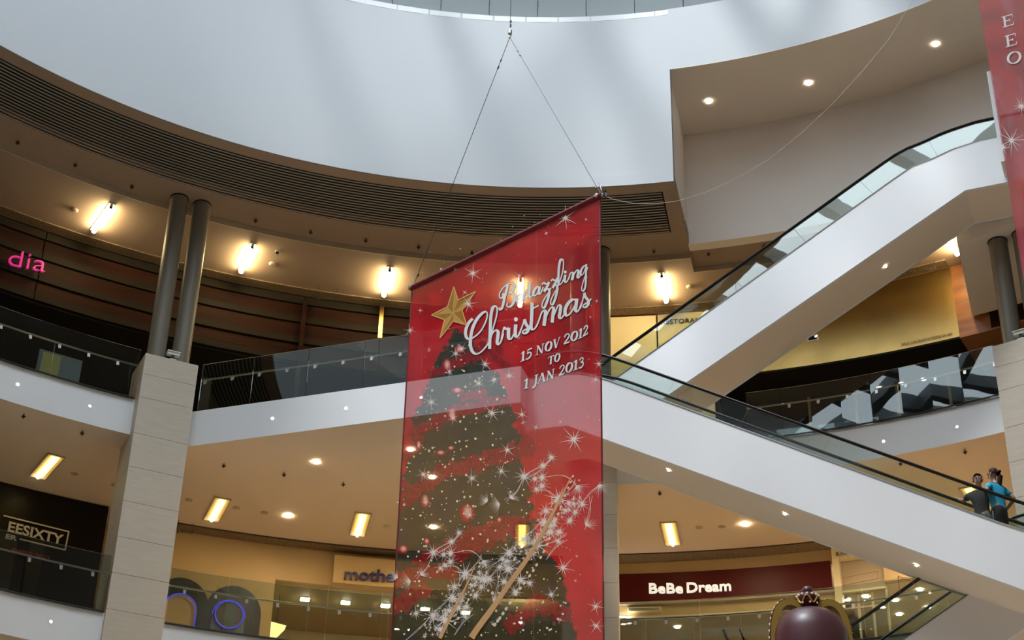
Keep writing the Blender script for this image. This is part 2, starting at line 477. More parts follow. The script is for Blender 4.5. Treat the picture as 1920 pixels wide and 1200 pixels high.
# ================================================================ columns
COL_TOP = 18.345
jz = [COL_TOP] + [PR(x, y, 16.62).z for x, y in [(269, 705), (260, 747.5), (248.3, 815), (238.3, 877.3), (228.3, 941.7), (216, 1008.3), (206.7, 1076), (194.3, 1143.3)]]
stepz = (jz[3] - jz[-1]) / 5
while jz[-1] - stepz > 0.05: jz.append(jz[-1] - stepz)
jz.append(0.0)
CW, CD, CR = 1.13, 1.05, 16.5
def column(t, label, tube_top):
    x = Vector((math.cos(t), -math.sin(t), 0)); y = Vector((math.sin(t), math.cos(t), 0))
    c = CYL(t, CR + CD/2, 0)
    root = thing('column', label, 'column', (c.x, c.y, 0), 'square stone columns with twin tubes')
    obj('core', MB().box((c.x, c.y, COL_TOP/2 - 0.01), (CW-0.06, CD-0.06, COL_TOP-0.02), (x, y, (0,0,1))), 'grout', root)
    g = 0.004
    for i in range(len(jz)-1):
        za, zb = jz[i+1] + g, jz[i] - g
        if zb - za < 0.02 or zb < 9.0: continue
        zm = (za+zb)/2; hz = zb-za
        obj('tile', MB().box(c + Vector((0,0,zm)) - y*(CD/2-0.015), (CW, 0.03, hz), (x, y, (0,0,1))), 'stone', root)
        for s in (-1, 1):
            obj('tile', MB().box(c + Vector((0,0,zm)) + x*(s*(CW/2-0.015)) + y*0.015, (0.03, CD-0.03, hz), (x, y, (0,0,1))), 'stone', root)
    mb = MB(); mb.box(c + Vector((0,0,4.5)), (CW, CD, 8.9), (x, y, (0,0,1)))
    obj('shaft_cladding', mb, 'stone', root)
    obj('cap', MB().box(c + Vector((0,0,COL_TOP-0.006)), (CW-0.01, CD-0.01, 0.012), (x, y, (0,0,1))), 'stone', root)
    for s in (-1, 1):
        p = CYL(t, 16.92, 0) + x*(s*0.262)
        tb = obj('steel_tube', MB().lathe([(0.195, COL_TOP), (0.195, tube_top)], p, 32), 'column_steel', root, smooth=True)
        obj('shadow_gap', MB().lathe([(0.207, tube_top-0.03), (0.207, tube_top-0.004)], p, 32), 'dark_metal', tb, smooth=True)
    return root
column(T_L, 'beige stone column with twin tubes beside the black hoarding', HC)
column(T_M, 'beige stone column with grey tubes just right of the red banner', HC)
column(T_R, 'beige stone column with twin tubes at the right edge beside the brass wall', BK)

def projector(t, xoff, label):
    x = Vector((math.cos(t), -math.sin(t), 0)); y = Vector((math.sin(t), math.cos(t), 0))
    p = CYL(t, 16.58, COL_TOP) + x*xoff
    r = thing('security_camera', label, 'camera', p, 'cameras on the columns')
    z = Vector((0,0,1))
    obj('foot', MB().box(p + z*0.012, (0.14, 0.12, 0.024), (x, y, z)), 'camera_white', r)
    obj('stem', MB().box(p + z*0.075, (0.05, 0.05, 0.11), (x, y, z)), 'dark_metal', r)
    obj('housing', MB().box(p + z*0.155, (0.26, 0.12, 0.06), (x, y, z)).box(p + z*0.195, (0.28, 0.17, 0.018), (x, y, z)), 'camera_white', r)
projector(T_L, 0.02, 'small white camera on top of the left stone column')
projector(T_R, 0.02, 'small white camera on top of the right stone column')

# ================================================================ glass balustrades
def arc_pts(r, t0, t1, n):
    return [CYL(t0 + (t1-t0)*i/n, r, 0) for i in range(n+1)]
def along(pts, s):
    for a, b in zip(pts[:-1], pts[1:]):
        L = (b-a).length
        if s <= L + 1e-6: return a + (b-a)*(s/L), (b-a).normalized()
        s -= L
    return pts[-1], (pts[-1]-pts[-2]).normalized()
def balustrade(pts, z, inward, label, joints=1.62, first=0.0, hgt=1.14, br=0.62, br0=0.3):
    """pts: plan line of the glass; inward(d): direction from the glass to the handrail"""
    L = sum((b-a).length for a, b in zip(pts[:-1], pts[1:]))
    root = thing('glass_balustrade', label, 'balustrade', (pts[0].x, pts[0].y, z), 'glass balustrades round the galleries')
    js = [0.0]; s = first if first > 0.05 else joints
    while s < L - 0.1: js.append(s); s += joints
    js.append(L)
    for a, b in zip(js[:-1], js[1:]):
        k = max(1, int((b-a)/0.5)); mb = MB()
        for i in range(k):
            p, d = along(pts, a + 0.006 + (b-a-0.012)*i/k); q, _ = along(pts, a + 0.006 + (b-a-0.012)*(i+1)/k)
            nrm = Vector((-d.y, d.x, 0))*0.006
            vs = [p-nrm, q-nrm, q+nrm, p+nrm]
            mb.add([Vector((v.x, v.y, z-0.03)) for v in vs] + [Vector((v.x, v.y, z+hgt)) for v in vs],
                   [(0,1,5,4), (2,3,7,6), (4,5,6,7)] + ([(3,0,4,7)] if i == 0 else []) + ([(1,2,6,5)] if i == k-1 else []))
        obj('pane', mb, 'glass_rail', root)
    n = max(2, int(L/0.4)); rail = []; ch = []
    for i in range(n+1):
        p, d = along(pts, L*i/n); q = p + inward(p, d)*0.075
        rail.append(Vector((q.x, q.y, z+0.80))); ch.append((p, d))
    obj('handrail', MB().tube(rail, 0.021, 8), 'steel', root, smooth=True)
    mb = MB()
    mb.tube([Vector((p.x, p.y, z+0.006)) for p, d in ch], 0.022, 4)
    obj('base_channel', mb, 'dark_metal', root)
    s = br0
    while s < L:
        p, d = along(pts, s); iw = inward(p, d); z_ = Vector((0,0,1))
        b0 = Vector((p.x, p.y, z+0.70))
        mb = MB(); mb.prism([b0 - d*0.028 - iw*0.012 + z_*0.03, b0 - d*0.028 + iw*0.08 + z_*0.09, b0 - d*0.028 - iw*0.012 - z_*0.05], d*0.056)
        obj('bracket', mb, 'steel', root); s += br
    return root
radial_in = lambda p, d: Vector((p.x-CX, p.y-CY, 0)).normalized()
half = 0.6/16.6
tl0 = D2R(-58)
balustrade(arc_pts(16.80, tl0, T_L - half, 30), H2, radial_in, 'glass balustrade of the upper gallery left of the stone column, under the pink lettering', first=0.55)
balustrade(arc_pts(R_L1-0.04, tl0, T_L - half, 30), H1, radial_in, 'glass balustrade of the lower gallery in front of the black hoarding', first=0.9)
pA = A_L + U1*0.06; pB = D_L - U1*0.05
balustrade([Vector((pA.x, pA.y, 0)) + N1*0.05, Vector((pB.x, pB.y, 0)) + N1*0.05], H2, lambda p, d: N1, 'straight glass balustrade between the left stone column and the red banner', joints=1.26, first=1.2, br=0.63, br0=0.1)
balustrade(arc_pts(16.80, D2R(17.0), T_R - half, 16), H2, radial_in, 'glass balustrade below the brass wall mirroring the skylight', joints=1.9, first=0.75, br0=0.3)
balustrade(arc_pts(R_L1-0.04, T_L + half, T_M - half, 30), H1, radial_in, 'glass balustrade in front of the blue neon arches and the nursery shop', first=1.15)
balustrade(arc_pts(R_L1-0.04, T_M + half, D2R(34.5), 30), H1, radial_in, 'glass balustrade behind the purple crown below the maroon shop sign', first=1.6)

# ================================================================ escalators
def escalator(name_label, P0, az, top, bot, width, gh, joints, railw=0.88, group='escalators', gm='glass_esc'):
    """top/bot: (s, z) profiles of the near side panel in the vertical plane through P0 along az"""
    u = Vector((math.cos(az), math.sin(az), 0)); n = Vector((-math.sin(az), math.cos(az), 0))
    P0 = Vector((P0[0], P0[1], 0))
    at = lambda s, z, o=0.0: P0 + u*s + n*o + Vector((0,0,z))
    s0, z0 = bot[0]
    root = thing('escalator', name_label, 'escalator', at(bot[0][0], min(bot[0][1], bot[-1][1])), group)
    def zi(prof, s):
        for (a, za), (b, zb) in zip(prof[:-1], prof[1:]):
            if s <= b: return za + (zb-za)*(s-a)/(b-a)
        return prof[-1][1]
    for nm, o in (('side_panel', 0.0), ('side_panel', width-0.08)):
        poly = [at(s, z, o) for s, z in top] + [at(s, z, o) for s, z in reversed(bot)]
        mb = MB(); k = len(poly); ss = sorted(set([round(s, 4) for s, _ in top] + [round(s, 4) for s, _ in bot]))
        ss = [s for s in ss if max(top[0][0], bot[0][0]) <= s + 1e-3 and s - 1e-3 <= min(top[-1][0], bot[-1][0])]
        for a, b in zip(ss[:-1], ss[1:]):
            if b-a < 1e-3: continue
            q = [at(a, zi(bot, a), o), at(b, zi(bot, b), o), at(b, zi(top, b), o), at(a, zi(top, a), o)]
            q2 = [p + n*0.08 for p in q]
            mb.add(q + q2, [(0,1,2,3), (7,6,5,4), (3,2,6,7), (1,0,4,5)] + ([(0,3,7,4)] if a == ss[0] else []) + ([(2,1,5,6)] if b == ss[-1] else []))
        obj(nm, mb, 'white_paint', root)
    mb = MB()
    for (a, za), (b, zb) in zip(bot[:-1], bot[1:]):
        q = [at(a, za+0.006, 0.08), at(b, zb+0.006, 0.08), at(b, zb+0.006, width-0.08), at(a, za+0.006, width-0.08)]
        mb.add(q + [p + Vector((0,0,0.06)) for p in q], [(3,2,1,0), (4,5,6,7), (0,1,5,4), (1,2,6,5), (2,3,7,6), (3,0,4,7)])
    obj('soffit', mb, 'ceil_paint', root)
    # deck covers, glass, handrails on both sides
    for o, near in ((0.04, True), (0.04+railw, False)):
        mb = MB(); mb.tube([at(s, z+0.012, o) for s, z in top], 0.045, 4, sx=1.25)
        obj('deck_cover', mb, 'deck_alu', root)
        # dense polyline of the top
        S = [top[0][0] + (top[-1][0]-top[0][0])*i/60 for i in range(61)]
        js = [S[0]] + [j for j in joints if S[0] < j < S[-1]] + [S[-1]]
        def frame(s):
            z = zi(top, s); e = 0.25
            a, b = max(S[0], s-e), min(S[-1], s+e); sl = (zi(top, b)-zi(top, a))/(b-a)
            L = math.sqrt(1+sl*sl); return z, -sl/L, 1/L
        for a, b in zip(js[:-1], js[1:]):
            k = max(2, int((b-a)/0.3)); mb = MB()
            for i in range(k):
                sa = a+0.003+(b-a-0.006)*i/k; sb = a+0.003+(b-a-0.006)*(i+1)/k
                za, ax_, az_ = frame(sa); zb, bx_, bz_ = frame(sb)
                q = [at(sa, za+0.02, o-0.006), at(sb, zb+0.02, o-0.006), at(sb + bx_*gh, zb + bz_*gh, o-0.006), at(sa + ax_*gh, za + az_*gh, o-0.006)]
                q2 = [p + n*0.012 for p in q]
                mb.add(q+q2, [(0,1,2,3), (7,6,5,4), (3,2,6,7)] + ([(0,3,7,4)] if i == 0 else []) + ([(2,1,5,6)] if i == k-1 else []))
            obj('glass_panel', mb, gm, root)
        hr = []
        for s in S:
            z, hx, hz = frame(s); hr.append(at(s + hx*(gh+0.02), z + hz*(gh+0.02), o))
        obj('handrail', MB().tube(hr, 0.030, 8, sx=1.4), 'rubber', root, smooth=True)
    # steps
    sl0, sl1 = top[0][0], top[-1][0]; s = sl0 + 0.2; prev = None
    while s < sl1 - 0.2:
        z = zi(top, s) - 0.28
        mb = MB(); mb.box(at(s, z-0.09, 0.04+railw/2), (0.40, railw-0.14, 0.18), (u, n, (0,0,1)))
        obj('step', mb, 'step_metal', root); s += 0.41
    return root, at, zi

# E1: from the landing down to the lower gallery
E1P = A_L + N1*0.45
def sz(px, py, P0, az):
    p = PP(px, py, P0, az); u = Vector((math.cos(az), math.sin(az), 0)); return ((Vector((p.x, p.y, 0)) - Vector((P0.x, P0.y, 0))).dot(u), p.z)
e1_line = [sz(1300, 773, E1P, AZ1), sz(1700, 919, E1P, AZ1)]
sl = (e1_line[1][1]-e1_line[0][1])/(e1_line[1][0]-e1_line[0][0])
sK = e1_line[0][0] + (H2 - 0.06 - e1_line[0][1])/sl                 # where the slope leaves the landing
e1_bl = [sz(1500, 955, E1P, AZ1), sz(1700, 1027, E1P, AZ1)]
slb = (e1_bl[1][1]-e1_bl[0][1])/(e1_bl[1][0]-e1_bl[0][0])
sBk = sz(1063, 788, E1P, AZ1)[0]; zBk = e1_bl[0][1] + slb*(sBk - e1_bl[0][0])
zend = H1 + 0.22; sE = e1_line[0][0] + (zend - e1_line[0][1])/sl
sA = sz(985, 697, E1P, AZ1)[0]
e1_top = [(sA, H2-0.06), (sK-0.35, H2-0.06), (sK-0.1, H2-0.09), (sK+0.15, H2-0.06+sl*0.2), (sK+0.5, H2-0.06+sl*0.5), (sE-0.6, zend-sl*0.6), (sE-0.15, zend-sl*0.2), (sE+0.2, zend+0.03), (sE+0.6, zend), (sE+3.0, zend)]
zb_end = zend - 1.28; sBe = e1_bl[0][0] + (zb_end - e1_bl[0][1])/slb
e1_bot = [(sA, zBk), (sBk, zBk), (sBe, zb_end), (sE+3.0, zb_end)]
e1_j = [sz(x, y, E1P, AZ1)[0] for x, y in [(1242, 748), (1383, 798), (1535, 851), (1692, 907)]]
esc1, at1, zi1 = escalator('white escalator descending rightwards from behind the banner, carrying two people', E1P, AZ1, e1_top, e1_bot, 1.5, 0.49, e1_j, railw=0.97, gm='glass_esc_clear')

# landing of the lower gallery at the foot of E1
l0, l1 = at1(sE+3.0, 0, 0), at1(sE+6.0, 0, 0)
poly = [Vector((q.x, q.y, H1-0.8)) for q in (l0, l1, l1 + N1*6.0, l0 + N1*6.0)]
mb = MB(); mb.prism(poly, (0, 0, 0.799)); mb.m = [1, 2] + [0]*4
struct('floor', mb, ['white_paint', 'ceil_cream', 'gallery_floor'])

# E2: from the upper gallery up to the recess
AZ2 = AZ1 - D2R(4.0)
E2P = Vector((1.77, 27.86, 0)) + N1*2.5
L2a, L2b = sz(1191, 684, E2P, AZ2), sz(1600, 391, E2P, AZ2)
sl2 = (L2b[1]-L2a[1])/(L2b[0]-L2a[0])
B2a, B2b = sz(1290, 715, E2P, AZ2), sz(1747, 400, E2P, AZ2)
slb2 = (B2b[1]-B2a[1])/(B2b[0]-B2a[0])
k2 = sz(1810, 358, E2P, AZ2); zb2 = B2a[1] + slb2*(k2[0]-B2a[0])
e2t = sz(1868, 258, E2P, AZ2); zt2 = e2t[1]
sT2 = L2a[0] + (zt2 - L2a[1])/sl2
sS2 = L2a[0] + (H2 + 0.12 - L2a[1])/sl2
sBs2 = B2a[0] + (H2 - B2a[1])/slb2
e2_top = [(sS2-0.6, H2+0.10), (sS2-0.15, H2+0.13), (sS2+0.3, H2+0.12+sl2*0.3), (sT2-0.95, zt2-sl2*0.95), (sT2-0.5, zt2-sl2*0.52), (sT2-0.1, zt2-0.22), (sT2+0.35, zt2-0.08), (sT2+0.9, zt2), (sT2+4.2, zt2)]
e2_bot = [(sS2-0.6, H2+0.003), (sBs2, H2+0.003), (k2[0], zb2), (sT2+4.2, zb2)]
e2_j = [sz(x, y, E2P, AZ2)[0] for x, y in [(1392, 545), (1512, 460), (1638, 368), (1758, 292)]]
esc2, at2, zi2 = escalator('white escalator climbing rightwards to the recess at the top right', E2P, AZ2, e2_top, e2_bot, 1.3, 0.50, e2_j)
# white end panel by the upper landing
p0, p1 = sz(1860, 165, E2P, AZ2), sz(1886, 333, E2P, AZ2)
mb = MB(); mb.box(at2(p1[0]+0.03, (p0[1]+p1[1])/2, -0.30), (0.10, 0.56, p0[1]-p1[1]), (Vector((math.cos(AZ2), math.sin(AZ2), 0)), Vector((-math.sin(AZ2), math.cos(AZ2), 0)), (0,0,1)))
obj('end_panel', mb, 'white_paint', esc2)

# E0: the flight below, arriving at the lower gallery
E0P = PZ(1800, 1128, H1 - 0.28)
AZ0 = AZ2
L0b = sz(1812, 1120, E0P, AZ0); L0a = sz(1745, 1180, E0P, AZ0)
sl0 = math.tan(D2R(30)); st0 = L0b[0]; zt0 = L0b[1]
e0_top = [(st0-4.6, zt0-sl0*4.6), (st0+0.9, zt0+sl0*0.9), (st0+1.2, zt0+sl0*1.1), (st0+1.6, zt0+sl0*1.2), (st0+3.0, zt0+sl0*1.2)]
e0_bot = [(st0-4.6, zt0-sl0*4.6-1.2), (st0+1.2, zt0+sl0*1.2-1.2), (st0+3.0, zt0+sl0*1.2-1.2)]
esc0, at0, zi0 = escalator('escalator at the bottom right corner rising towards the lower gallery', E0P, AZ0, e0_top, e0_bot, 1.45, 0.78, [st0-3.2, st0-1.7, st0-0.2], railw=1.35)

def glass_sticker(esc, pts_px, P0, az, closed=True):
    P = [PP(x, y, P0, az) for x, y in pts_px]
    P = P + [P[0]]
    obj('sticker', MB().tube([p - Vector((-math.sin(az), math.cos(az), 0))*0.012 for p in P], 0.007, 4), 'sticker', esc)
glass_sticker(esc1, [(1268, 744), (1297, 726), (1296, 754)], E1P, AZ1)
glass_sticker(esc0, [(1684, 1080), (1722, 1098), (1688, 1117)], E0P, AZ0)

# ================================================================ spot lights in soffits and fascias
def spot_mesh(rad):
    return (mesh_only(MB().lathe([(rad*1.25, -0.004), (rad*1.25, -0.012), (rad*1.02, -0.018), (rad, -0.004)], (0,0,0), 20), 'trim_ring'),
            mesh_only(MB().lathe([(rad, -0.002), (rad, -0.010), (rad*0.6, -0.016)], (0,0,0), 20), 'spot_glow'),
            mesh_only(MB().lathe([(rad, -0.002), (rad, -0.010), (rad*0.6, -0.016)], (0,0,0), 20), 'spot_cool'),
            mesh_only(MB().lathe([(rad, -0.002), (rad, -0.010), (rad*0.6, -0.016)], (0,0,0), 20), 'spot_soft'),
            mesh_only(MB().lathe([(rad, -0.002), (rad, -0.010), (rad*0.6, -0.016)], (0,0,0), 20), 'spot_shop'))
SP_BIG, SP_SMALL = spot_mesh(0.065), spot_mesh(0.028)
def spot(P, nrm, label, group, big=True, cool=False):
    """nrm points out of the surface"""
    r = thing('downlight', label, 'light', P, group)
    r.rotation_mode = 'QUATERNION'; r.rotation_quaternion = Vector((0,0,-1)).rotation_difference(Vector(nrm).normalized())
    ms = SP_BIG if big else SP_SMALL
    for nm, me in (('trim_ring', ms[0]), ('lens', ms[2 if cool else 3 if ('recess' in group or 'under' in group or 'dark' in group) else 4 if ('maroon' in group or 'boutique' in group) else 1])):
        o = link(bpy.data.objects.new(nm, me)); o.parent = r
    return r
DN = (0, 0, -1)
for i, (x, y) in enumerate([(1329, 190), (1516, 156), (1754, 83)]):
    spot(PZ(x, y, RC-0.013), DN, ['round downlight in the recess ceiling nearest the white drum corner', 'round downlight in the middle of the recess ceiling', 'round downlight in the recess ceiling nearest the right banner'][i], 'recess downlights')
for i, (x, y) in enumerate([(593, 866), (540, 967), (1397, 983), (770, 842), (810, 894), (813, 988), (1520, 905), (1640, 935), (1760, 978), (1585, 890), (1700, 960), (1830, 1010)]):  # entries behind the descending escalator are unseen lamps added to brighten the ceiling
    spot(PZ(x, y, C1-0.005), DN, ['round downlight in the lower ceiling under the straight white fascia', 'round downlight in the lower ceiling left of the banner near the shop', 'round downlight in the lower ceiling above the maroon sign', 'round downlight showing at the left hem of the banner', 'round downlight showing through the tree on the banner', 'faint round downlight showing through the tree on the banner, lowest of three', 'added round downlight in the lower ceiling hidden behind the descending escalator, left one', 'added round downlight in the lower ceiling hidden behind the descending escalator, middle one', 'added round downlight in the lower ceiling hidden behind the descending escalator, right one', 'added round downlight hidden behind the descending escalator deck, upper left', 'added round downlight hidden behind the descending escalator deck, middle', 'added round downlight hidden behind the descending escalator deck, lower right'][i], 'lower ceiling downlights')
for i, (x, y, r, z) in enumerate([(33, 721, R_EDGE, 0), (168, 762, R_EDGE, 0), (1657, 828, R_EDGE, 0), (1795, 801, R_EDGE, 0), (95, 1166, R_L1, 0)]):
    p = PR(x, y, r); nr = Vector((CX-p.x, CY-p.y, 0)).normalized()
    spot(p + nr*0.002, nr, ['tiny bright light in the upper white fascia near the left border', 'tiny bright light in the upper white fascia just left of the stone column', 'tiny bright light in the right white fascia nearer the escalator', 'tiny bright light in the right white fascia above the two people', 'tiny bright light in the lowest white fascia at the left'][i], 'fascia lights', False, True)
for i, (x, y) in enumerate([(511, 785), (649, 766), (790, 746)]):
    p = PP(x, y, A_L, AZ1); spot(p - N1*0.002, -N1, ['tiny bright light in the straight fascia nearer the stone column', 'tiny bright light in the straight fascia nearer the banner', 'tiny bright light in the straight fascia showing through the banner'][i], 'fascia lights', False, True)
def esc_spot(px, py, P0, az, bot, at, label):
    # hit the sloping soffit
    (a, za), (b, zb) = bot[1], bot[2]
    pa, pb, pc = at(a, za, 0), at(b, zb, 0), at(a, za, 1)
    nn = (pb-pa).cross(pc-pa).normalized()
    if nn.z > 0: nn = -nn
    d = ray(px, py); t = nn.dot(pa - CAM)/nn.dot(d)
    spot(CAM + d*t + nn*0.004, nn, label, 'lights under the escalators', False)
esc_spot(1660, 499, E2P, AZ2, e2_bot, at2, 'small light under the climbing escalator, upper one')
esc_spot(1529, 629, E2P, AZ2, e2_bot, at2, 'small light under the climbing escalator, lower one')
for i, (x, y) in enumerate([(1254, 881), (1472, 963), (1718, 1059)]):
    esc_spot(x, y, E1P, AZ1, e1_bot, at1, ['small light under the descending escalator nearest the banner', 'small light under the descending escalator, middle one', 'small light under the descending escalator, lowest one'][i])

# ================================================================ ceiling lamps
def lamp_upper():
    r = thing('ceiling_lamp', 'x', 'lamp', (0,0,0), 'bright bar lamps on the upper gallery ceiling')
    obj('housing', MB().box((0,0,-0.012), (0.14, 1.30, 0.024)), 'camera_white', r)
    tb = obj('tube', MB().lathe([(0.05, -0.54), (0.05, 0.54)], (0,0,-0.10), 14, ax=(0,1,0)), 'lamp_glow', r, smooth=True)
    for s in (-1, 1):
        e = obj('end_cap', MB().box((0, s*0.565, -0.085), (0.07, 0.05, 0.07)), 'dark_metal', r)
        obj('clip', MB().box((0, s*0.60, -0.045), (0.05, 0.03, 0.05)), 'steel', e)
    return r
ends = [((206, 386), (176, 440)), ((472, 462), (452, 515)), ((731, 505), (719, 560)), ((974, 525), (977, 578)), ((1240, 517), (1250, 570)), ((1787, 428), (1775, 483))]
labs = ['bright bar lamp on the upper ceiling furthest left, above the pink lettering', 'bright bar lamp on the upper ceiling just right of the twin grey tubes', 'bright bar lamp on the upper ceiling just left of the banner', 'bright bar lamp shining through the banner behind the white script', 'bright bar lamp on the upper ceiling right of the banner above the cream panel', 'bright bar lamp on the upper ceiling above the brass wall']
proto = None
for (a, b), lb in zip(ends, labs):
    zc = HC - 0.13
    pm = PZ((a[0]+b[0])/2, (a[1]+b[1])/2, zc - 0.10); t = TH(pm)
    pm.z = zc
    if proto is None:
        proto = lamp_upper(); proto.location = pm; proto.rotation_euler = (0, 0, -t); proto['label'] = lb
    else: copy_tree(proto, pm, -t, lb)

def lamp_lower():
    r = thing('trough_light', 'x', 'light', (0,0,0), 'recessed trough lights in the lower gallery ceiling')
    mb = MB()
    for s in (-1, 1):
        mb.box((s*0.175, 0, -0.012), (0.03, 1.30, 0.024)); mb.box((0, s*0.645, -0.012), (0.38, 0.03, 0.024))
    obj('frame', mb, 'detector', r)
    obj('reflector', MB().box((0,0,-0.006), (0.33, 1.28, 0.012)), 'ceil_cream', r)
    obj('diffuser', MB().box((0,-0.05,-0.035), (0.15, 1.06, 0.04)), 'trough_glow', r)
    obj('bulb', MB().lathe([(0.03, 0.48), (0.03, 0.60)], (0,0,-0.035), 10, ax=(0,1,0)), 'trough_bulb', r)
    return r
ends = [((70, 900), (106, 848)), ((398, 985), (416, 924)), ((667, 1014), (684, 951)), ((982, 1025), (976, 980)), ((1265, 1030), (1250, 970)), ((1838, 962), (1822, 905))]
labs = ['yellow trough light at the far left above the black hoarding', 'yellow trough light right of the stone column', 'yellow trough light above the nursery sign beside the banner', 'yellow trough light glowing through the banner', 'yellow trough light above the maroon shop sign', 'yellow trough light behind the two people']
proto = None
for (a, b), lb in zip(ends, labs):
    pm = PZ((a[0]+b[0])/2, (a[1]+b[1])/2, C1); t = TH(pm); pm.z = C1 - 0.003
    if proto is None:
        proto = lamp_lower(); proto.location = pm; proto.rotation_euler = (0, 0, -t); proto['label'] = lb
    else: copy_tree(proto, pm, -t, lb)
# row of lights continued unseen round the ring, added to brighten the lower gallery
for k, tdeg in enumerate((-62, -50, 45, 57, 69)):
    copy_tree(proto, CYL(D2R(tdeg), 18.4, C1-0.003), -D2R(tdeg), 'added yellow trough light of the lower gallery beyond the picture edge, %s from the left' % ORD[k])

# sprinklers and detectors
ME_SPR = mesh_only(MB().lathe([(0.012, 0), (0.012, -0.05), (0.045, -0.055), (0.045, -0.062), (0.016, -0.066), (0.016, -0.10)], (0,0,0), 10), 'sprinkler')
def sprinkler(P, label, group):
    o = link(bpy.data.objects.new('sprinkler', ME_SPR)); o.location = P; tag(o, label, 'sprinkler', group)
ups = [(34, 264), (142, 306), (248, 347), (480, 411), (583, 432), (686, 448), (785, 460), (885, 471), (1226, 468), (1328, 473), (1432, 459)]
for i, (x, y) in enumerate(ups):
    z = HC
    sprinkler(PZ(x, y, z), 'black sprinkler on the brown upper ceiling, %s from the left' % ORD[i], 'upper ceiling sprinklers')
for i, (x, y) in enumerate([(45, 776), (155, 808), (420, 869), (533, 886), (644, 904), (1237, 921), (1688, 865), (1809, 843)]):
    sprinkler(PZ(x, y, C1), 'small dark sprinkler on the orange lower ceiling, %s from the left' % ORD[i], 'lower ceiling sprinklers')
ME_DET = mesh_only(MB().lathe([(0.085, 0), (0.085, -0.02), (0.06, -0.045), (0.03, -0.05)], (0,0,0), 18), 'detector')
ME_DFLAT = mesh_only(MB().lathe([(0.085, 0), (0.085, -0.008), (0.07, -0.014)], (0,0,0), 18), 'detector')
def detector(P, label, me, group):
    o = link(bpy.data.objects.new('smoke_detector', me)); o.location = P; tag(o, label, 'detector', group)
zc = HC - 0.13
for (x, y), lb in zip([(140, 393), (511, 494), (1293, 537)], ['round detector on the upper ceiling left of the first bar lamp', 'round detector on the upper ceiling right of the second bar lamp', 'round detector on the upper ceiling beside the climbing escalator']):
    detector(PZ(x, y, zc), lb, ME_DET, 'upper ceiling detectors')
for (x, y), lb in zip([(215, 909), (443, 952), (1353, 987), (1443, 980), (496, 961), (140, 888), (1311, 989), (354, 937), (725, 987)], ['round ceiling speaker just left of the stone column', 'round ceiling speaker beside the trough light right of the stone column', 'round ceiling speaker left of the downlight over the maroon sign', 'round detector close under the descending escalator', 'faint round cover plate near the lower downlight left of the banner', 'faint round cover plate beside the far left trough light', 'faint round cover plate right of the trough light over the maroon sign', 'faint round cover plate next to the stone column', 'faint round cover plate above the nursery sign']):
    detector(PZ(x, y, C1), lb, ME_DFLAT, 'lower ceiling discs')
# dome camera by the second lamp
p = PZ(520, 471, zc)
r = thing('dome_camera', 'tiny dark dome camera on the upper ceiling by the second bar lamp', 'camera', p)
obj('mount', MB().lathe([(0.05, 0), (0.05, -0.03)], p, 14), 'camera_white', r)
obj('dome', MB().lathe([(0.045, -0.03), (0.042, -0.06), (0.02, -0.08)], p, 14), 'dark_metal', r, smooth=True)
# ================================================================ shops of the upper gallery
def arc_part(name, m, parent, r0, r1, z0, z1, t0, t1, n=None, **k):
    return obj(name, MB().arc(r0, r1, z0, z1, t0, t1, n), m, parent, **k)
zc = HC - 0.13
def zr(x, y, r): return PR(x, y, r).z
def tx(x, y, r): return TH(PR(x, y, r))
tDark0, tDark1 = D2R(-58), tx(1128, 640, R_SHOP2)
s_dark = thing('shopfront', 'dark slatted shopfront with pink lettering along the upper left gallery', 'shopfront', CYL(D2R(-25), R_SHOP2, H2))
arc_part('ceiling_grille', 'brown_grille', s_dark, R_SHOP2-0.42, R_SHOP2-0.12, zc-0.03, zc, tDark0, tDark1)
ys = [527, 534, 558, 570, 598, 610, 634, 646]
zz = [zr(374, y, R_SHOP2) for y in ys]
bands = [(zc, zz[1], 'strip_grey', 'strip_board', 0.05), (zz[1], zz[2], 'wood_dark', 'panel_board', 0.0), (zz[2], zz[3], 'strip_grey', 'strip_board', 0.05), (zz[3], zz[4], 'wood_dark', 'panel_board', 0.0),
         (zz[4], zz[5], 'strip_grey', 'strip_board', 0.05), (zz[5], zz[6], 'wood_dark', 'panel_board', 0.0), (zz[6], zz[7], 'strip_grey', 'strip_board', 0.05)]
tm1, tm2 = tx(571, 570, R_SHOP2), tx(714, 600, R_SHOP2)
cuts = [tDark0, D2R(-33.5), tm1, tm2, tDark1]
for za, zb, m, nm, pr in bands:
    for ta, tb in zip(cuts[:-1], cuts[1:]):
        mb = MB(); mb.arc(R_SHOP2-pr, R_SHOP2+0.2, zb+0.008, za-0.008, ta+0.0006, tb-0.0006)
        obj(nm, mb, m, s_dark)
arc_part('backing', 'black_void', s_dark, R_SHOP2+0.2, R_SHOP2+0.3, zz[7], zc, tDark0, tDark1)
arc_part('lower_soffit', 'black_panel', s_dark, R_SHOP2, 23.5, zz[7]-0.06, zz[7], tDark0, tDark1)
arc_part('back_wall', 'black_panel', s_dark, 23.4, 23.6, H2, zz[7], tDark0, tDark1)
for t, m, zt, zb_ in ((tm1, 'wood_dark', zc-0.15, H2), (tm2, 'brass', zr(714, 575, R_SHOP2), zr(713, 638, R_SHOP2))):
    p = CYL(t, R_SHOP2-0.08, (zt+zb_)/2)
    obj('mullion', MB().box(p, (0.10, 0.08, zt-zb_), ((math.cos(t), -math.sin(t), 0), (math.sin(t), math.cos(t), 0), (0,0,1))), m, s_dark)
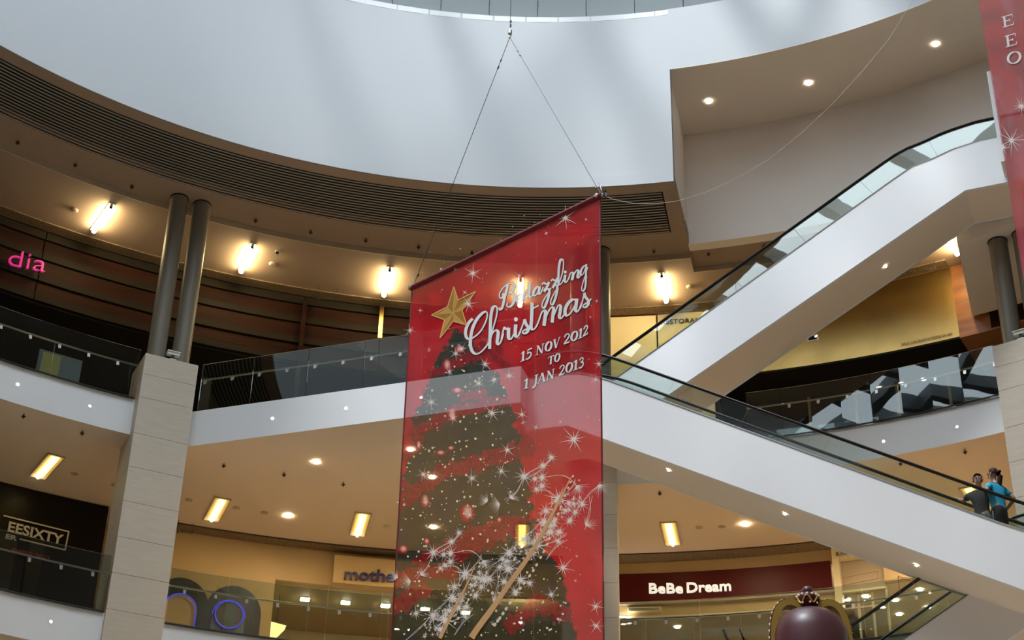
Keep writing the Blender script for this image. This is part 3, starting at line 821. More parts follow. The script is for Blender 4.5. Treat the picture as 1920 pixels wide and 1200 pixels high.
# pink lettering
def surf(x, y, r):
    p = PR(x, y, r); t = TH(p); return p, Vector((math.cos(t), -math.sin(t), 0)), Vector((math.sin(t), math.cos(t), 0))
p, xd, yd = surf(14, 497, R_SHOP2-0.28)
q = PR(84, 511, R_SHOP2-0.28)
sgn = thing('neon_sign', 'pink glowing letters on the dark shopfront at the left border', 'sign', p)
text_obj('letters', 'dia', 0.62, p, (q-p), (0,0,1), 'pink_neon', sgn, depth=0.06, bold=-0.010, width=(q-p).length)
for i in range(3):
    pp = p + (q-p)*(0.2+0.3*i); obj('stand_off', MB().tube([pp + Vector((0,0,0.12)), pp + Vector((0,0,0.12)) + yd*0.27], 0.012, 6), 'dark_metal', sgn)
# display boards behind the left glass
p = PR(110, 690, 18.6); t = TH(p); xd = Vector((math.cos(t), -math.sin(t), 0)); yd = Vector((math.sin(t), math.cos(t), 0))
db = thing('display_board', 'dim yellow and grey display board behind the upper left glass', 'display', (p.x, p.y, H2))
obj('board', MB().box((p.x, p.y, H2+0.75), (0.95, 0.05, 1.5), (xd, yd, (0,0,1))), 'poster_blue', db)
obj('poster', MB().box(Vector((p.x, p.y, H2+0.95)) - yd*0.035 - xd*0.2, (0.4, 0.02, 1.0), (xd, yd, (0,0,1))), 'poster_yellow', db)
obj('foot', MB().box((p.x, p.y, H2+0.02), (1.0, 0.4, 0.04), (xd, yd, (0,0,1))), 'dark_metal', db)

def lot_sign(txt, xa, ya, xb, yb, r, label, z_plane):
    p = PR(xa, ya, r); q = PR(xb, yb, r); t = TH((p+q)/2); yd = Vector((math.sin(t), math.cos(t), 0))
    s = thing('lot_number', label, 'sign', p, 'lot number signs under the ceilings')
    L = (q-p).length
    text_obj('letters', txt, L/len(txt)*1.75, p, (q-p), (0,0,1), 'letter_dark', s, depth=0.012, width=L)
    for f in (0.04, 0.96):
        a = p + (q-p)*f; a.z += 0.02
        if z_plane - a.z > 0.03: obj('hanger', MB().tube([a, Vector((a.x, a.y, z_plane))], 0.005, 5), 'dark_metal', s)
lot_sign('Lot 6.41.00', 594, 561, 633, 563, 19.05, 'small dark lot number hanging over the dark shopfront left of the banner', zc)

# right of the banner: cream panel and restaurant front
tC0, tC1, tC2 = tDark1, tx(1232, 620, R_SHOP2), tx(1335, 650, R_SHOP2)
zT = zr(1147, 597, R_SHOP2)
s_cream = thing('shopfront', 'cream shopfront panel lit by the bar lamp right of the banner', 'shopfront', CYL((tC0+tC1)/2, R_SHOP2, H2))
arc_part('ceiling_grille', 'brown_grille', s_cream, R_SHOP2-0.42, R_SHOP2-0.12, zc-0.03, zc, tC0, tC2)
arc_part('panel', 'cream_panel', s_cream, R_SHOP2-0.04, R_SHOP2+0.15, H2, zT, tC0, tC1-0.001)
arc_part('header', 'orange_wood', s_cream, R_SHOP2, R_SHOP2+0.15, zT, zc, tC0, tC1)
s_rest = thing('shopfront', 'pale restaurant front with dark lettering behind the climbing escalator', 'shopfront', CYL((tC1+tC2)/2, R_SHOP2, H2))
arc_part('wall_panel', 'cream_panel', s_rest, R_SHOP2, R_SHOP2+0.15, H2, zc, tC1+0.001, tC2)
p = PR(1240, 608, R_SHOP2-0.03); q = PR(1306, 604, R_SHOP2-0.03)
text_obj('letters', 'RESTORAN', 0.17, p, (q-p), (0,0,1), 'letter_dark', s_rest, depth=0.02, width=(q-p).length*1.12)
# brass wall
zB = zr(1620, 668, R_SHOP2)
tB1 = tx(1790, 560, R_SHOP2); tEnd = D2R(60)
s_br = thing('shop_hoarding', 'shiny brass sheet hoarding under the climbing escalator', 'hoarding', CYL(D2R(28), R_SHOP2, zB))
cutsb = [tC2, tx(1555, 670, R_SHOP2), tx(1637, 640, R_SHOP2), tx(1722, 600, R_SHOP2), tB1]
for i, (ta, tb) in enumerate(zip(cutsb[:-1], cutsb[1:])):
    obj('brass_sheet', MB().arc(R_SHOP2 - 0.004*(i % 2), R_SHOP2+0.1, zB, zc, ta, tb, 8), 'brass', s_br, smooth=True)
p = PR(1690, 648, R_SHOP2-0.03); q = PR(1786, 627.5, R_SHOP2-0.03)
text_obj('letters', 'DIMILIKI OLEH EROOM ENTERPRISE SDN BHD', 0.09, p, (q-p), (0,0,1), 'letter_dark', s_br, depth=0.006, width=(q-p).length)
arc_part('ceiling_grille', 'brown_grille', s_br, R_SHOP2-0.42, R_SHOP2-0.12, zc-0.03, zc, tC2, tB1)
lot_sign('Lot 6.39.00', 1692, 514, 1757, 505, 19.2, 'small dark lot number hanging in front of the brass wall', zc)
s_or = thing('shopfront', 'orange brown wood wall right of the brass hoarding', 'shopfront', CYL(D2R(38), R_SHOP2, zB))
tO2 = tx(1824, 600, R_SHOP2)
obj('wall_panel', MB().arc(R_SHOP2-0.02, R_SHOP2+0.1, zB, zc, tB1, tO2+0.02), 'orange_wood', s_or)
obj('wall_panel', MB().arc(R_SHOP2-0.02, R_SHOP2+0.1, zB, zc, tO2+0.021, tEnd), 'wood_dark', s_or)  # dark wood colour stands in for the shadow under the bulkhead here
obj('soffit', MB().arc(R_SHOP2-0.02, 23.4, zB-0.05, zB, tB1, tEnd), 'orange_wood', s_or)
s_gl = thing('shopfront', 'dark glazed shopfront below the brass hoarding', 'shopfront', CYL(D2R(25), 21.5, H2))
obj('soffit', MB().arc(R_SHOP2+0.0, 23.4, zB-0.05, zB-0.001, tC2, tB1-0.0005), 'black_panel', s_gl)
obj('back_wall', MB().arc(23.3, 23.5, H2, zB-0.05, tC2, tEnd), 'strip_grey', s_gl)
tg = [tC2, D2R(19.5), D2R(22.5), D2R(25.2), D2R(28.5), D2R(32), D2R(36)]
for a, b in zip(tg[:-1], tg[1:]):
    obj('pane', MB().arc(21.2, 21.215, H2, zB-0.05, a+0.001, b-0.001, 2), 'glass_shop', s_gl)
    pm = CYL(b, 21.2, (H2+zB-0.05)/2)
    obj('mullion', MB().box(pm, (0.06, 0.08, zB-0.05-H2), ((math.cos(b), -math.sin(b), 0), (math.sin(b), math.cos(b), 0), (0,0,1))), 'detector', s_gl)
for i, (x, y) in enumerate([(1649, 726), (1690, 718), (1731, 710)]):
    spot(PZ(x, y, zB-0.052), DN, 'tiny downlight in the dark soffit below the brass wall, %s from the left' % ORD[i], 'dark soffit downlights')

# ================================================================ shops of the lower gallery
# black hoarding
RH = 20.55
tH1 = tx(205, 950, RH); tH0 = D2R(-58)
s_h = thing('shop_hoarding', 'black hoarding with pale framed lettering at the lower left', 'hoarding', CYL((tH0+tH1)/2, RH, H1))
cutsh = [tH0, D2R(-36), tH1]
for a, b in zip(cutsh[:-1], cutsh[1:]):
    obj('panel', MB().arc(RH, RH+0.12, H1, C1-0.02, a+0.0004, b-0.0004), 'hoarding_black', s_h)
arc_part('top_trim', 'detector', s_h, RH-0.03, RH+0.12, C1-0.02, C1, tH0, tH1)
RB = RH-0.02
def bar_on(px, r, w, m, parent, name='frame_line'):
    P = [PR(x, y, r) for x, y in px]
    for a, b in zip(P[:-1], P[1:]):
        d = (b-a).normalized(); t = TH((a+b)/2); yd = Vector((math.sin(t), math.cos(t), 0)); obj(name, MB().box((a+b)/2, ((b-a).length+w, 0.012, w), (d, yd, d.cross(yd))), m, parent)
bar_on([(8, 967), (129, 997), (122, 1031), (38, 1011)], RB, 0.03, 'letter_grey', s_h)
p = PR(14, 995, RB); q = PR(105, 1018, RB)
text_obj('letters', 'EESIXTY', 0.31, p, (q-p), (0,0,1), 'letter_grey', s_h, depth=0.012, bold=0.008, width=PR(117, 1021, RB).__sub__(p).length)
p = PR(10, 1009, RB); q = PR(31, 1014, RB)
text_obj('letters', 'ER', 0.15, p, (q-p), (0,0,1), 'letter_grey', s_h, depth=0.012, bold=0.005, width=(q-p).length)
p = PR(21, 1035, RB); q = PR(93, 1051, RB)
text_obj('letters', 'EMBER 2012', 0.13, p, (q-p), (0,0,1), 'letter_red', s_h, depth=0.012, bold=0.002, width=(q-p).length)
# glazed gap between the hoarding and the column
s_gap = thing('display_case', 'narrow glazed display case between the black hoarding and the stone column', 'display', CYL(tH1+0.02, 21.0, H1))
obj('back', MB().arc(21.6, 21.7, H1, C1, tH1, D2R(-19.5)), 'beige_wall', s_gap)
for z_ in (H1+0.5, H1+1.3, H1+2.0):
    obj('shelf', MB().arc(20.9, 21.6, z_, z_+0.03, tH1+0.004, tH1+0.07), 'cream_panel', s_gap)
obj('post', MB().box(CYL(tH1+0.012, RH+0.2, (H1+C1)/2-0.3), (0.12, 0.3, C1-H1-0.6)), 'slate', s_gap)

# nursery shop with the neon arches
RW = R_SHOP1
tW0, tW1, tW2 = D2R(-24), tx(513, 1120, RW), tx(1120, 1100, RW)
s_m = thing('shopfront', 'beige nursery shopfront with dark arches and blue neon rings', 'shopfront', CYL(D2R(-12), RW, H1))
obj('wall_panel', MB().arc(RW, RW+0.2, H1, C1, tW0, tW1), 'beige_wall', s_m)
zo = zr(520, 1083, RW); zo2 = zr(520, 1095, RW)
obj('wall_panel', MB().arc(RW, RW+0.2, zo, C1, tW1, tW2), 'beige_wall', s_m)
obj('soffit', MB().arc(RW, 24.5, zo-0.05, zo, tW1, tW2), 'beige_wall', s_m)
obj('back_wall', MB().arc(24.4, 24.6, H1, zo-0.05, tW1, tW2), 'beige_wall', s_m)
obj('display_plinth', MB().arc(22.4, 23.4, H1, H1+1.0, tW1+0.01, tW2-0.01), 'strip_grey', s_m)
tgl = [tW1 + (tW2-tW1)*i/6 for i in range(7)]
for a, b in zip(tgl[:-1], tgl[1:]): obj('pane', MB().arc(RW+0.12, RW+0.135, H1, zo-0.05, a+0.0006, b-0.0006, 2), 'glass_shop', s_m)
arc_part('ceiling_slot', 'brown_grille', s_m, RW-0.45, RW-0.02, C1-0.012, C1-0.001, tW0, tW2)
arc_part('slot_edge', 'letter_dark', s_m, RW-0.47, RW-0.45, C1-0.03, C1, tW0, tW2)
# the arches: built flat on the chord of the wall
pa = PR(400, 1120, RW-0.10); ta = TH(pa); XA = Vector((math.cos(ta), -math.sin(ta), 0)); YA = Vector((math.sin(ta), math.cos(ta), 0))
AZA = math.atan2(XA.y, XA.x)
def wp(x, y, off=0.0): return PP(x, y, pa - YA*off, AZA)
c4 = lambda x, y: (300 + x/4.364, 980 + y/4.364)
def arch_poly(xl, xr, ytop_c, zbot, off, n=20, fl=1.0):
    """round-topped arch: side px xl..xr at crown px (x, y)"""
    pl, pr_ = wp(*xl, off), wp(*xr, off); crown = wp(*ytop_c, off)
    cx = (pl + pr_)/2; rad = (pr_-pl).length/2; hc = crown.z - rad
    pts = [Vector((cx.x, cx.y, 0)) + XA*(-rad) + Vector((0,0,zbot))]
    for i in range(n+1):
        a = PI - PI*i/n; pts.append(Vector((cx.x, cx.y, hc)) + XA*(rad*math.cos(a)) + Vector((0,0,rad*math.sin(a))))
    pts.append(Vector((cx.x, cx.y, 0)) + XA*rad + Vector((0,0,zbot)))
    return pts, cx, rad, hc
A1, c1_, r1_, h1_ = arch_poly(c4(-60, 640), c4(395, 640), c4(185, 450), H1+0.02, 0.0)
A2, c2_, r2_, h2_ = arch_poly(c4(375, 690), c4(830, 700), c4(590, 513), H1+0.02, 0.0)
obj('arch_panel', MB().prism(A1, YA*0.08), 'slate', s_m)
obj('arch_panel', MB().prism(A2, YA*0.0801 - YA*0.001), 'slate', s_m)
I1, ci, ri, hi = arch_poly(c4(25, 720), c4(290, 720), c4(160, 588), H1+0.03, 0.012)
obj('inner_panel', MB().prism(I1, YA*0.02), 'beige_wall', s_m)
nr = [Vector((ci.x, ci.y, hi)) - YA*0.06 + XA*(ri*math.cos(PI*(1-i/24))) + Vector((0,0,ri*math.sin(PI*(1-i/24)))) for i in range(25)]
nr = [Vector((nr[0].x, nr[0].y, H1+0.05))] + nr + [Vector((nr[-1].x, nr[-1].y, H1+0.05))]
obj('neon_tube', MB().tube(nr, 0.018, 8), 'blue_neon', s_m, smooth=True)
I2, cj, rj, hj = arch_poly(c4(425, 760), c4(695, 760), c4(562, 640), H1+0.03, 0.012)
obj('inner_panel', MB().prism(I2, YA*0.02), 'poster_blue', s_m)
cc = wp(*c4(562, 758), 0.03); rc_ = (wp(*c4(670, 765), 0.03) - cc).length
obj('disc', MB().lathe([(rc_, 0), (rc_, 0.03)], cc, 32, ax=-YA), 'slate', s_m)
obj('neon_tube', MB().tube([cc - YA*0.05 + XA*(rc_*1.06*math.cos(2*PI*i/36)) + Vector((0,0,rc_*1.06*math.sin(2*PI*i/36))) for i in range(37)], 0.017, 8), 'blue_neon', s_m, smooth=True)
nr = [Vector((cj.x, cj.y, hj)) - YA*0.05 + XA*(rj*math.cos(PI*(1-i/24))) + Vector((0,0,rj*math.sin(PI*(1-i/24)))) for i in range(25)]
obj('neon_tube', MB().tube(nr, 0.012, 8), 'blue_neon', s_m, smooth=True)
lot_sign('6.44.00', 331, 999, 361, 1001, 20.6, 'small dark lot number by the stone column at the lower ceiling', C1)
# projecting sign box
pb0 = PR(628, 1040, RW-0.30); pb1 = PR(628, 1092, RW-0.30); t0 = TH(pb0); t1_ = tx(860, 1080, RW-0.3)
s_s = thing('shop_sign', 'beige projecting sign box with dark blue letters beside the banner', 'sign', CYL((t0+t1_)/2, RW-0.15, pb1.z))
obj('box', MB().arc(RW-0.30, RW-0.01, pb1.z, pb0.z, t0, t1_), 'beige_wall', s_s)
p = PR(645, 1086, RW-0.33); q = PR(740, 1091, RW-0.33)
text_obj('letters', 'mothe', 0.40, p, (q-p), (0,0,1), 'letter_blue', s_s, depth=0.05, bold=0.006, width=(q-p).length, label='dark blue raised letters')
# square lights in the shop soffit
for i, (x, y) in enumerate([(572, 1123), (648, 1129), (723, 1135), (797, 1141), (873, 1148)]):
    p = PZ(x, y, zo-0.052)
    r = thing('square_downlight', 'small square light in the nursery shop soffit, %s from the left' % ORD[i], 'light', p, 'square lights in the nursery shop')
    t = TH(p); ax = ((math.cos(t), -math.sin(t), 0), (math.sin(t), math.cos(t), 0), (0,0,1))
    obj('frame', MB().box(p + Vector((0,0,-0.006)), (0.24, 0.24, 0.012), ax), 'trim_ring', r)
    obj('lens', MB().box(p + Vector((0,0,-0.016)), (0.18, 0.18, 0.012), ax), 'spot_shop', r)
# yellow lamp shade in the shop
p = PR(518, 1195, 22.0)
r = thing('pendant_lamp', 'glowing yellow angular lamp inside the nursery shop', 'lamp', p)
pp = [PR(x, y, 22.0) for x, y in [(504, 1164), (537, 1173), (524, 1186), (504, 1198)]]
t = TH(p); yd = Vector((math.sin(t), math.cos(t), 0))
obj('shade', MB().prism(pp, yd*0.3), 'shade_yellow', r)
obj('cord', MB().tube([(pp[0]+pp[1])/2 + yd*0.15, Vector((*((pp[0]+pp[1])/2 + yd*0.15).xy, zo-0.05))], 0.008, 6), 'dark_metal', r)

# maroon children shop
tD0, tD1 = tx(1122, 1100, RW), tx(1563, 1080, RW)
s_b = thing('shopfront', 'maroon signed shopfront with lit white lettering right of the banner', 'shopfront', CYL((tD0+tD1)/2, RW, H1))
RS = RW-0.10
zs1 = zr(1360, 1068, RS); zs0 = zr(1360, 1122, RS)
obj('header', MB().arc(RW, RW+0.2, zs1-0.05, C1, tD0, tD1), 'beige_wall', s_b)
arc_part('ceiling_slot', 'brown_grille', s_b, RW-0.55, RW-0.02, C1-0.012, C1-0.001, tD0, tD1)
arc_part('slot_edge', 'letter_dark', s_b, RW-0.57, RW-0.55, C1-0.025, C1, tD0, tD1)
obj('sign_board', MB().arc(RS, RW, zs0, zs1, tD0+0.001, tD1-0.002), 'maroon', s_b)
obj('sign_trim', MB().arc(RS-0.02, RW, zs0-0.05, zs0, tD0, tD1), 'detector', s_b)
p = PR(1217, 1112, RS-0.05); q = PR(1371, 1107, RS-0.05); m_ = PR(1294, 1111, RS-0.05)
qa = PR(1281, 1112, RS-0.05); pb_ = PR(1288, 1111, RS-0.05)
text_obj('letters', 'BeBe', 0.34, p, (qa-p), (0,0,1), 'letter_white', s_b, depth=0.05, bold=0.007, width=(qa-p).length, label='raised white lit letters')
text_obj('letters', 'Dream', 0.34, pb_, (q-pb_), (0,0,1), 'letter_white', s_b, depth=0.05, bold=0.007, width=(q-pb_).length, label='raised white lit letters')
zo3 = zs0 - 0.30
obj('lintel', MB().arc(RW, RW+0.2, zo3, zs0-0.05, tD0, tD1), 'beige_wall', s_b)
obj('soffit', MB().arc(RW, 24.5, zo3-0.05, zo3, tD0, tD1), 'ceil_cream', s_b)
obj('back_wall', MB().arc(24.4, 24.6, H1, zo3-0.05, tD0, tD1), 'cream_panel', s_b)
tgl = [tD0 + (tD1-tD0)*i/5 for i in range(6)]
for a, b in zip(tgl[:-1], tgl[1:]): obj('pane', MB().arc(RW+0.08, RW+0.095, H1, zo3, a+0.0006, b-0.0006, 2), 'glass_shop', s_b)
for i, (x, y) in enumerate([(1167, 1155), (1178, 1156), (1270, 1175), (978, 1166)]):
    spot(PZ(x, y, zo3-0.052), DN, ['tiny downlight inside the maroon shop beside the stone column', 'second tiny downlight inside the maroon shop beside the stone column', 'round downlight inside the maroon shop below its sign', 'round downlight inside the shop glowing through the banner bottom'][i], 'maroon shop downlights' if i > 1 else 'pair of soft lights under the maroon sign')
# air conditioner slot under the sign
pq = PR(1208, 1144, RW-0.03); t = TH(pq)
ac = thing('air_conditioner', 'long white air conditioner under the maroon sign beside the stone column', 'air conditioner', pq)
ax = ((math.cos(t), -math.sin(t), 0), (math.sin(t), math.cos(t), 0), (0,0,1))
obj('casing', MB().box(pq, (0.78, 0.16, 0.10), ax), 'cream_panel', ac)
for k in range(3): obj('vent', MB().box(pq - Vector((math.sin(t), math.cos(t), 0))*0.082 + Vector((0,0,-0.025+0.02*k)), (0.7, 0.006, 0.006), ax), 'letter_dark', ac)
# framed poster in the shop
p = PR(1500, 1140, 23.5); t = TH(p); ax = ((math.cos(t), -math.sin(t), 0), (math.sin(t), math.cos(t), 0), (0,0,1))
po = thing('poster', 'pale poster with green edge inside the maroon shop behind the crown', 'poster', p)
obj('sheet', MB().box(p, (1.05, 0.03, 0.95), ax), 'cream_panel', po)
obj('edge', MB().box(p - Vector((math.cos(t), -math.sin(t), 0))*0.48 - Vector((math.sin(t), math.cos(t), 0))*0.02, (0.10, 0.02, 0.95), ax), 'poster_yellow', po)
# structural mirror strips leaning inside the shop
for k, (x, y) in enumerate([(1345, 1170), (1376, 1170)]):
    p = PR(x, y, 22.2); q = PR(x+22, y+38, 22.2)
    b_ = obj('clothes_rail', MB().tube([p + Vector((0,0,0.25)), q], 0.04 if k == 0 else 0.02, 6), 'dark_metal', None, label=['wide dark leaning rail inside the maroon shop', 'thin dark leaning rail inside the maroon shop'][k], cat='rail', group='leaning rails in the maroon shop')

# boutique at the right
tE0, tE1 = tD1, D2R(58)
s_k = thing('shopfront', 'boutique front with grey panelled header and glass case below the escalator', 'shopfront', CYL((tE0+D2R(30))/2, RW, H1))
tP1 = tx(1575, 1060, RW)
obj('pilaster', MB().arc(RW-0.12, RW+0.25, H1, C1, tE0+0.0005, tP1), 'cream_panel', s_k)
zk = zr(1640, 1043, RW); 
obj('header', MB().arc(RW-0.06, RW+0.2, zk, C1, tP1, tE1), 'cream_panel', s_k)
p = PR(1568, 1042, RW-0.14); q = PR(1591, 1039.5, RW-0.14)
text_obj('letters', 'BUTIK', 0.12, p, (q-p), (0,0,1), 'letter_dark', s_k, depth=0.012, width=(q-p).length)
zk1 = zr(1600, 1108, RW+0.1); tK = tx(1658, 1070, RW+0.1)
obj('panel_board', MB().arc(RW+0.1, RW+0.2, zk1, zk, tP1, tK), 'detector', s_k)
pts = [PR(x, y, RW+0.09) for x, y in [(1580, 1083), (1647, 1070), (1647, 1084), (1580, 1097)]]
for a, b in zip(pts, pts[1:] + pts[:1]): obj('moulding', MB().tube([a, b], 0.014, 5), 'beige_wall', s_k)
obj('cornice', MB().arc(RW+0.02, RW+0.2, zk1-0.05, zk1, tP1, tK), 'cream_panel', s_k)
zk2 = H1
tcs = [tP1 + (tK-tP1)*i/3 for i in range(4)]
for i, (a, b) in enumerate(zip(tcs[:-1], tcs[1:])):
    obj('pane', MB().arc(RW+0.12, RW+0.135, H1, zk1-0.05, a+0.001, b-0.001, 2), 'glass_shop', s_k)
    obj('case_post', MB().box(CYL(b, RW+0.12, (H1+zk1)/2), (0.05, 0.06, zk1-H1), ((math.cos(b), -math.sin(b), 0), (math.sin(b), math.cos(b), 0), (0,0,1))), 'detector', s_k)
obj('transom', MB().arc(RW+0.10, RW+0.15, zk1-0.42, zk1-0.38, tP1, tK), 'detector', s_k)
zic = zr(1700, 1085, RW)
obj('interior_ceiling', MB().arc(RW+0.2, 25.5, zic, zic+0.05, tP1, tE1), 'ceil_cream', s_k)
obj('wall_panel', MB().arc(RW, RW+0.2, zic, zk, tK, tE1), 'beige_wall', s_k)
obj('back_wall', MB().arc(25.4, 25.6, H1, zic, tP1, tE1), 'beige_wall', s_k)
for i, (x, y) in enumerate([(1725, 1105), (1679, 1125), (1740, 1138), (1686, 1151), (1624, 1118), (1589, 1124)]):
    spot(PZ(x, y, zic-0.003), DN, ['round downlight in the boutique ceiling nearest the green sign', 'round downlight in the boutique ceiling by the glass case corner', 'round downlight in the boutique ceiling between the two dark handrails', 'round downlight in the boutique ceiling under the upper dark handrail', 'round downlight shining in the glass case, right one', 'round downlight shining in the glass case, left one'][i], 'boutique downlights')
pg = [PR(x, y, 22.5) for x, y in [(1744, 1110), (1790, 1104), (1778, 1097), (1752, 1100)]]
t = TH(pg[0]); obj('green_sign', MB().prism(pg, Vector((math.sin(t), math.cos(t), 0))*0.05), 'green_sign', None, label='small green hanging sign below the descending escalator', cat='sign')

# small exit sign under the climbing escalator
pe = [PR(x, y, 18.9) for x, y in [(1513, 631), (1533, 627), (1534, 636), (1514, 640)]]
t = TH(pe[0]); ydv = Vector((math.sin(t), math.cos(t), 0))
es = thing('exit_sign', 'tiny black sign with white frame under the climbing escalator', 'sign', pe[0])
obj('box', MB().prism(pe, ydv*0.06), 'camera_white', es)
cm = (pe[0]+pe[1]+pe[2]+pe[3])/4
obj('face', MB().prism([cm + (q-cm)*0.78 - ydv*0.006 for q in pe], ydv*0.005), 'black_panel', es)
obj('rod', MB().tube([(pe[0]+pe[1])/2 + ydv*0.03, Vector((*((pe[0]+pe[1])/2 + ydv*0.03).xy, zc))], 0.008, 5), 'steel', es)
# ================================================================ the hanging banners
def fabric_mat(name, thru, attr='print'):
    m = bpy.data.materials.new(name); m.use_nodes = True; nt = m.node_tree; nt.nodes.clear()
    o = nt.nodes.new('ShaderNodeOutputMaterial')
    at = nt.nodes.new('ShaderNodeAttribute'); at.attribute_name = attr
    d = nt.nodes.new('ShaderNodeBsdfDiffuse'); t = nt.nodes.new('ShaderNodeBsdfTranslucent'); g = nt.nodes.new('ShaderNodeBsdfGlossy')
    g.inputs['Roughness'].default_value = 0.35; tr = nt.nodes.new('ShaderNodeBsdfTransparent')
    m1 = nt.nodes.new('ShaderNodeMixShader'); m1.inputs[0].default_value = 0.25
    m2 = nt.nodes.new('ShaderNodeMixShader'); m2.inputs[0].default_value = thru
    m3 = nt.nodes.new('ShaderNodeMixShader'); m3.inputs[0].default_value = 0.04
    nt.links.new(at.outputs['Color'], d.inputs[0]); nt.links.new(at.outputs['Color'], t.inputs[0])
    nt.links.new(d.outputs[0], m1.inputs[1]); nt.links.new(t.outputs[0], m1.inputs[2])
    nt.links.new(m1.outputs[0], m3.inputs[1]); nt.links.new(g.outputs[0], m3.inputs[2])
    nt.links.new(m3.outputs[0], m2.inputs[1]); nt.links.new(tr.outputs[0], m2.inputs[2])
    nt.links.new(m2.outputs[0], o.inputs[0]); MATS[name] = m
def ink_mat(name, col, thru=0.08):
    m = bpy.data.materials.new(name); m.use_nodes = True; nt = m.node_tree; nt.nodes.clear()
    o = nt.nodes.new('ShaderNodeOutputMaterial'); d = nt.nodes.new('ShaderNodeBsdfDiffuse'); t = nt.nodes.new('ShaderNodeBsdfTranslucent'); tr = nt.nodes.new('ShaderNodeBsdfTransparent')
    for k in (d, t): k.inputs[0].default_value = (*col, 1)
    m1 = nt.nodes.new('ShaderNodeMixShader'); m1.inputs[0].default_value = 0.15
    m2 = nt.nodes.new('ShaderNodeMixShader'); m2.inputs[0].default_value = thru
    nt.links.new(d.outputs[0], m1.inputs[1]); nt.links.new(t.outputs[0], m1.inputs[2]); nt.links.new(m1.outputs[0], m2.inputs[1]); nt.links.new(tr.outputs[0], m2.inputs[2])
    nt.links.new(m2.outputs[0], o.inputs[0]); MATS[name] = m
fabric_mat('banner_cloth', 0.25)
ink_mat('ink_white', (0.92, 0.91, 0.90), 0.04)
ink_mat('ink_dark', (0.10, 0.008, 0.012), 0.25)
ink_mat('ink_spark', (0.95, 0.86, 0.80), 0.12)
ink_mat('ink_cream', (0.85, 0.75, 0.55), 0.05)
ink_mat('ink_gold_a', (0.60, 0.36, 0.11), 0.05)
ink_mat('ink_gold_b', (0.42, 0.22, 0.05), 0.05)
ink_mat('ink_gold_c', (0.80, 0.46, 0.18), 0.05)
ink_mat('ink_tan', (0.72, 0.42, 0.20), 0.05)
mat('banner_roll', (0.16, 0.008, 0.014), 0.5)

ZB = 16.6
BA, BB = PZ(772, 540, ZB), PZ(1126, 367, ZB)
AZB = math.atan2((BB-BA).y, (BB-BA).x)
UB = Vector((math.cos(AZB), math.sin(AZB), 0)); NB = Vector((-math.sin(AZB), math.cos(AZB), 0))   # NB points away from the camera
WB = (BB-BA).length
def wave(u, z):
    """gentle hang of the cloth, metres towards +NB"""
    k = np.clip((ZB - z)/1.2, 0, 1)
    return k*(0.020*np.sin(u*2.1 + 0.4) + 0.018*np.exp(-((u-3.72)/0.16)**2) - 0.015*np.exp(-((u-4.0)/0.1)**2) + 0.020*np.exp(-((u-0.30)/0.14)**2) + 0.006*np.sin(u*9.0 + z*0.7))
def bpt(px, py, off=0.006):
    p = PP(px, py, BA, AZB); u = (p - BA).dot(UB)
    return p + NB*float(wave(u, p.z)) - NB*off

# value noise for the print
_rs = np.random.RandomState(5)
_lat = _rs.rand(256, 256)
def vnoise(x, y):
    xi = np.floor(x).astype(int); yi = np.floor(y).astype(int); fx = x-xi; fy = y-yi
    fx = fx*fx*(3-2*fx); fy = fy*fy*(3-2*fy)
    g = lambda a, b: _lat[a % 256, b % 256]
    return (g(xi, yi)*(1-fx) + g(xi+1, yi)*fx)*(1-fy) + (g(xi, yi+1)*(1-fx) + g(xi+1, yi+1)*fx)*fy
def fbm(x, y, o=4):
    s = 0; a = 0.5
    for i in range(o): s = s + a*vnoise(x*2**i + 17*i, y*2**i + 31*i); a *= 0.5
    return s/(1-0.5**o)
def seg_d(x, y, pts):
    d = np.full(x.shape, 1e9)
    for (ax, ay), (bx, by) in zip(pts[:-1], pts[1:]):
        vx, vy = bx-ax, by-ay; t = np.clip(((x-ax)*vx + (y-ay)*vy)/(vx*vx+vy*vy), 0, 1)
        d = np.minimum(d, np.hypot(x-ax-t*vx, y-ay-t*vy))
    return d
TREE_R = [(615, 862), (640, 885), (700, 932), (760, 962), (850, 985), (950, 1003), (1010, 1012), (1060, 1050), (1110, 1068), (1200, 1085)]
TREE_L = [(615, 848), (650, 826), (700, 806), (760, 783), (850, 760), (930, 742), (1200, 690)]
def tree_mask(x, y):
    n = (fbm(x/14, y/14) - 0.5)*34
    r = np.interp(y, [a for a, b in TREE_R], [b for a, b in TREE_R]); l = np.interp(y, [a for a, b in TREE_L], [b for a, b in TREE_L])
    return np.clip((r + n - x)/7, 0, 1)*np.clip((x - l - n)/7, 0, 1)*np.clip((y-612)/6, 0, 1)
GARL = [([(813, 700), (870, 672), (935, 660)], 15), ([(905, 650), (950, 690)], 16), ([(775, 815), (850, 773), (945, 752)], 19), ([(760, 860), (790, 820)], 15), ([(745, 945), (830, 885), (900, 868), (990, 838)], 24), ([(748, 900), (775, 935)], 14),
        ([(855, 1035), (900, 1005), (965, 985)], 32), ([(740, 1090), (800, 1068), (850, 1075)], 20), ([(735, 1140), (790, 1105)], 26), ([(960, 1170), (1010, 1130), (1055, 1150)], 24), ([(780, 1052), (830, 1030)], 14), ([(870, 745), (905, 735)], 14)]
ORN = [(838, 685, 9, 12), (847, 778, 10, 13), (797, 939, 8, 13), (876, 962, 14, 17), (857, 732, 11, 6), (826, 849, 10, 5), (756, 1030, 10, 8), (862, 655, 10, 7), (936, 975, 5, 5), (800, 1015, 6, 6), (785, 835, 5, 9), (845, 840, 7, 4)]
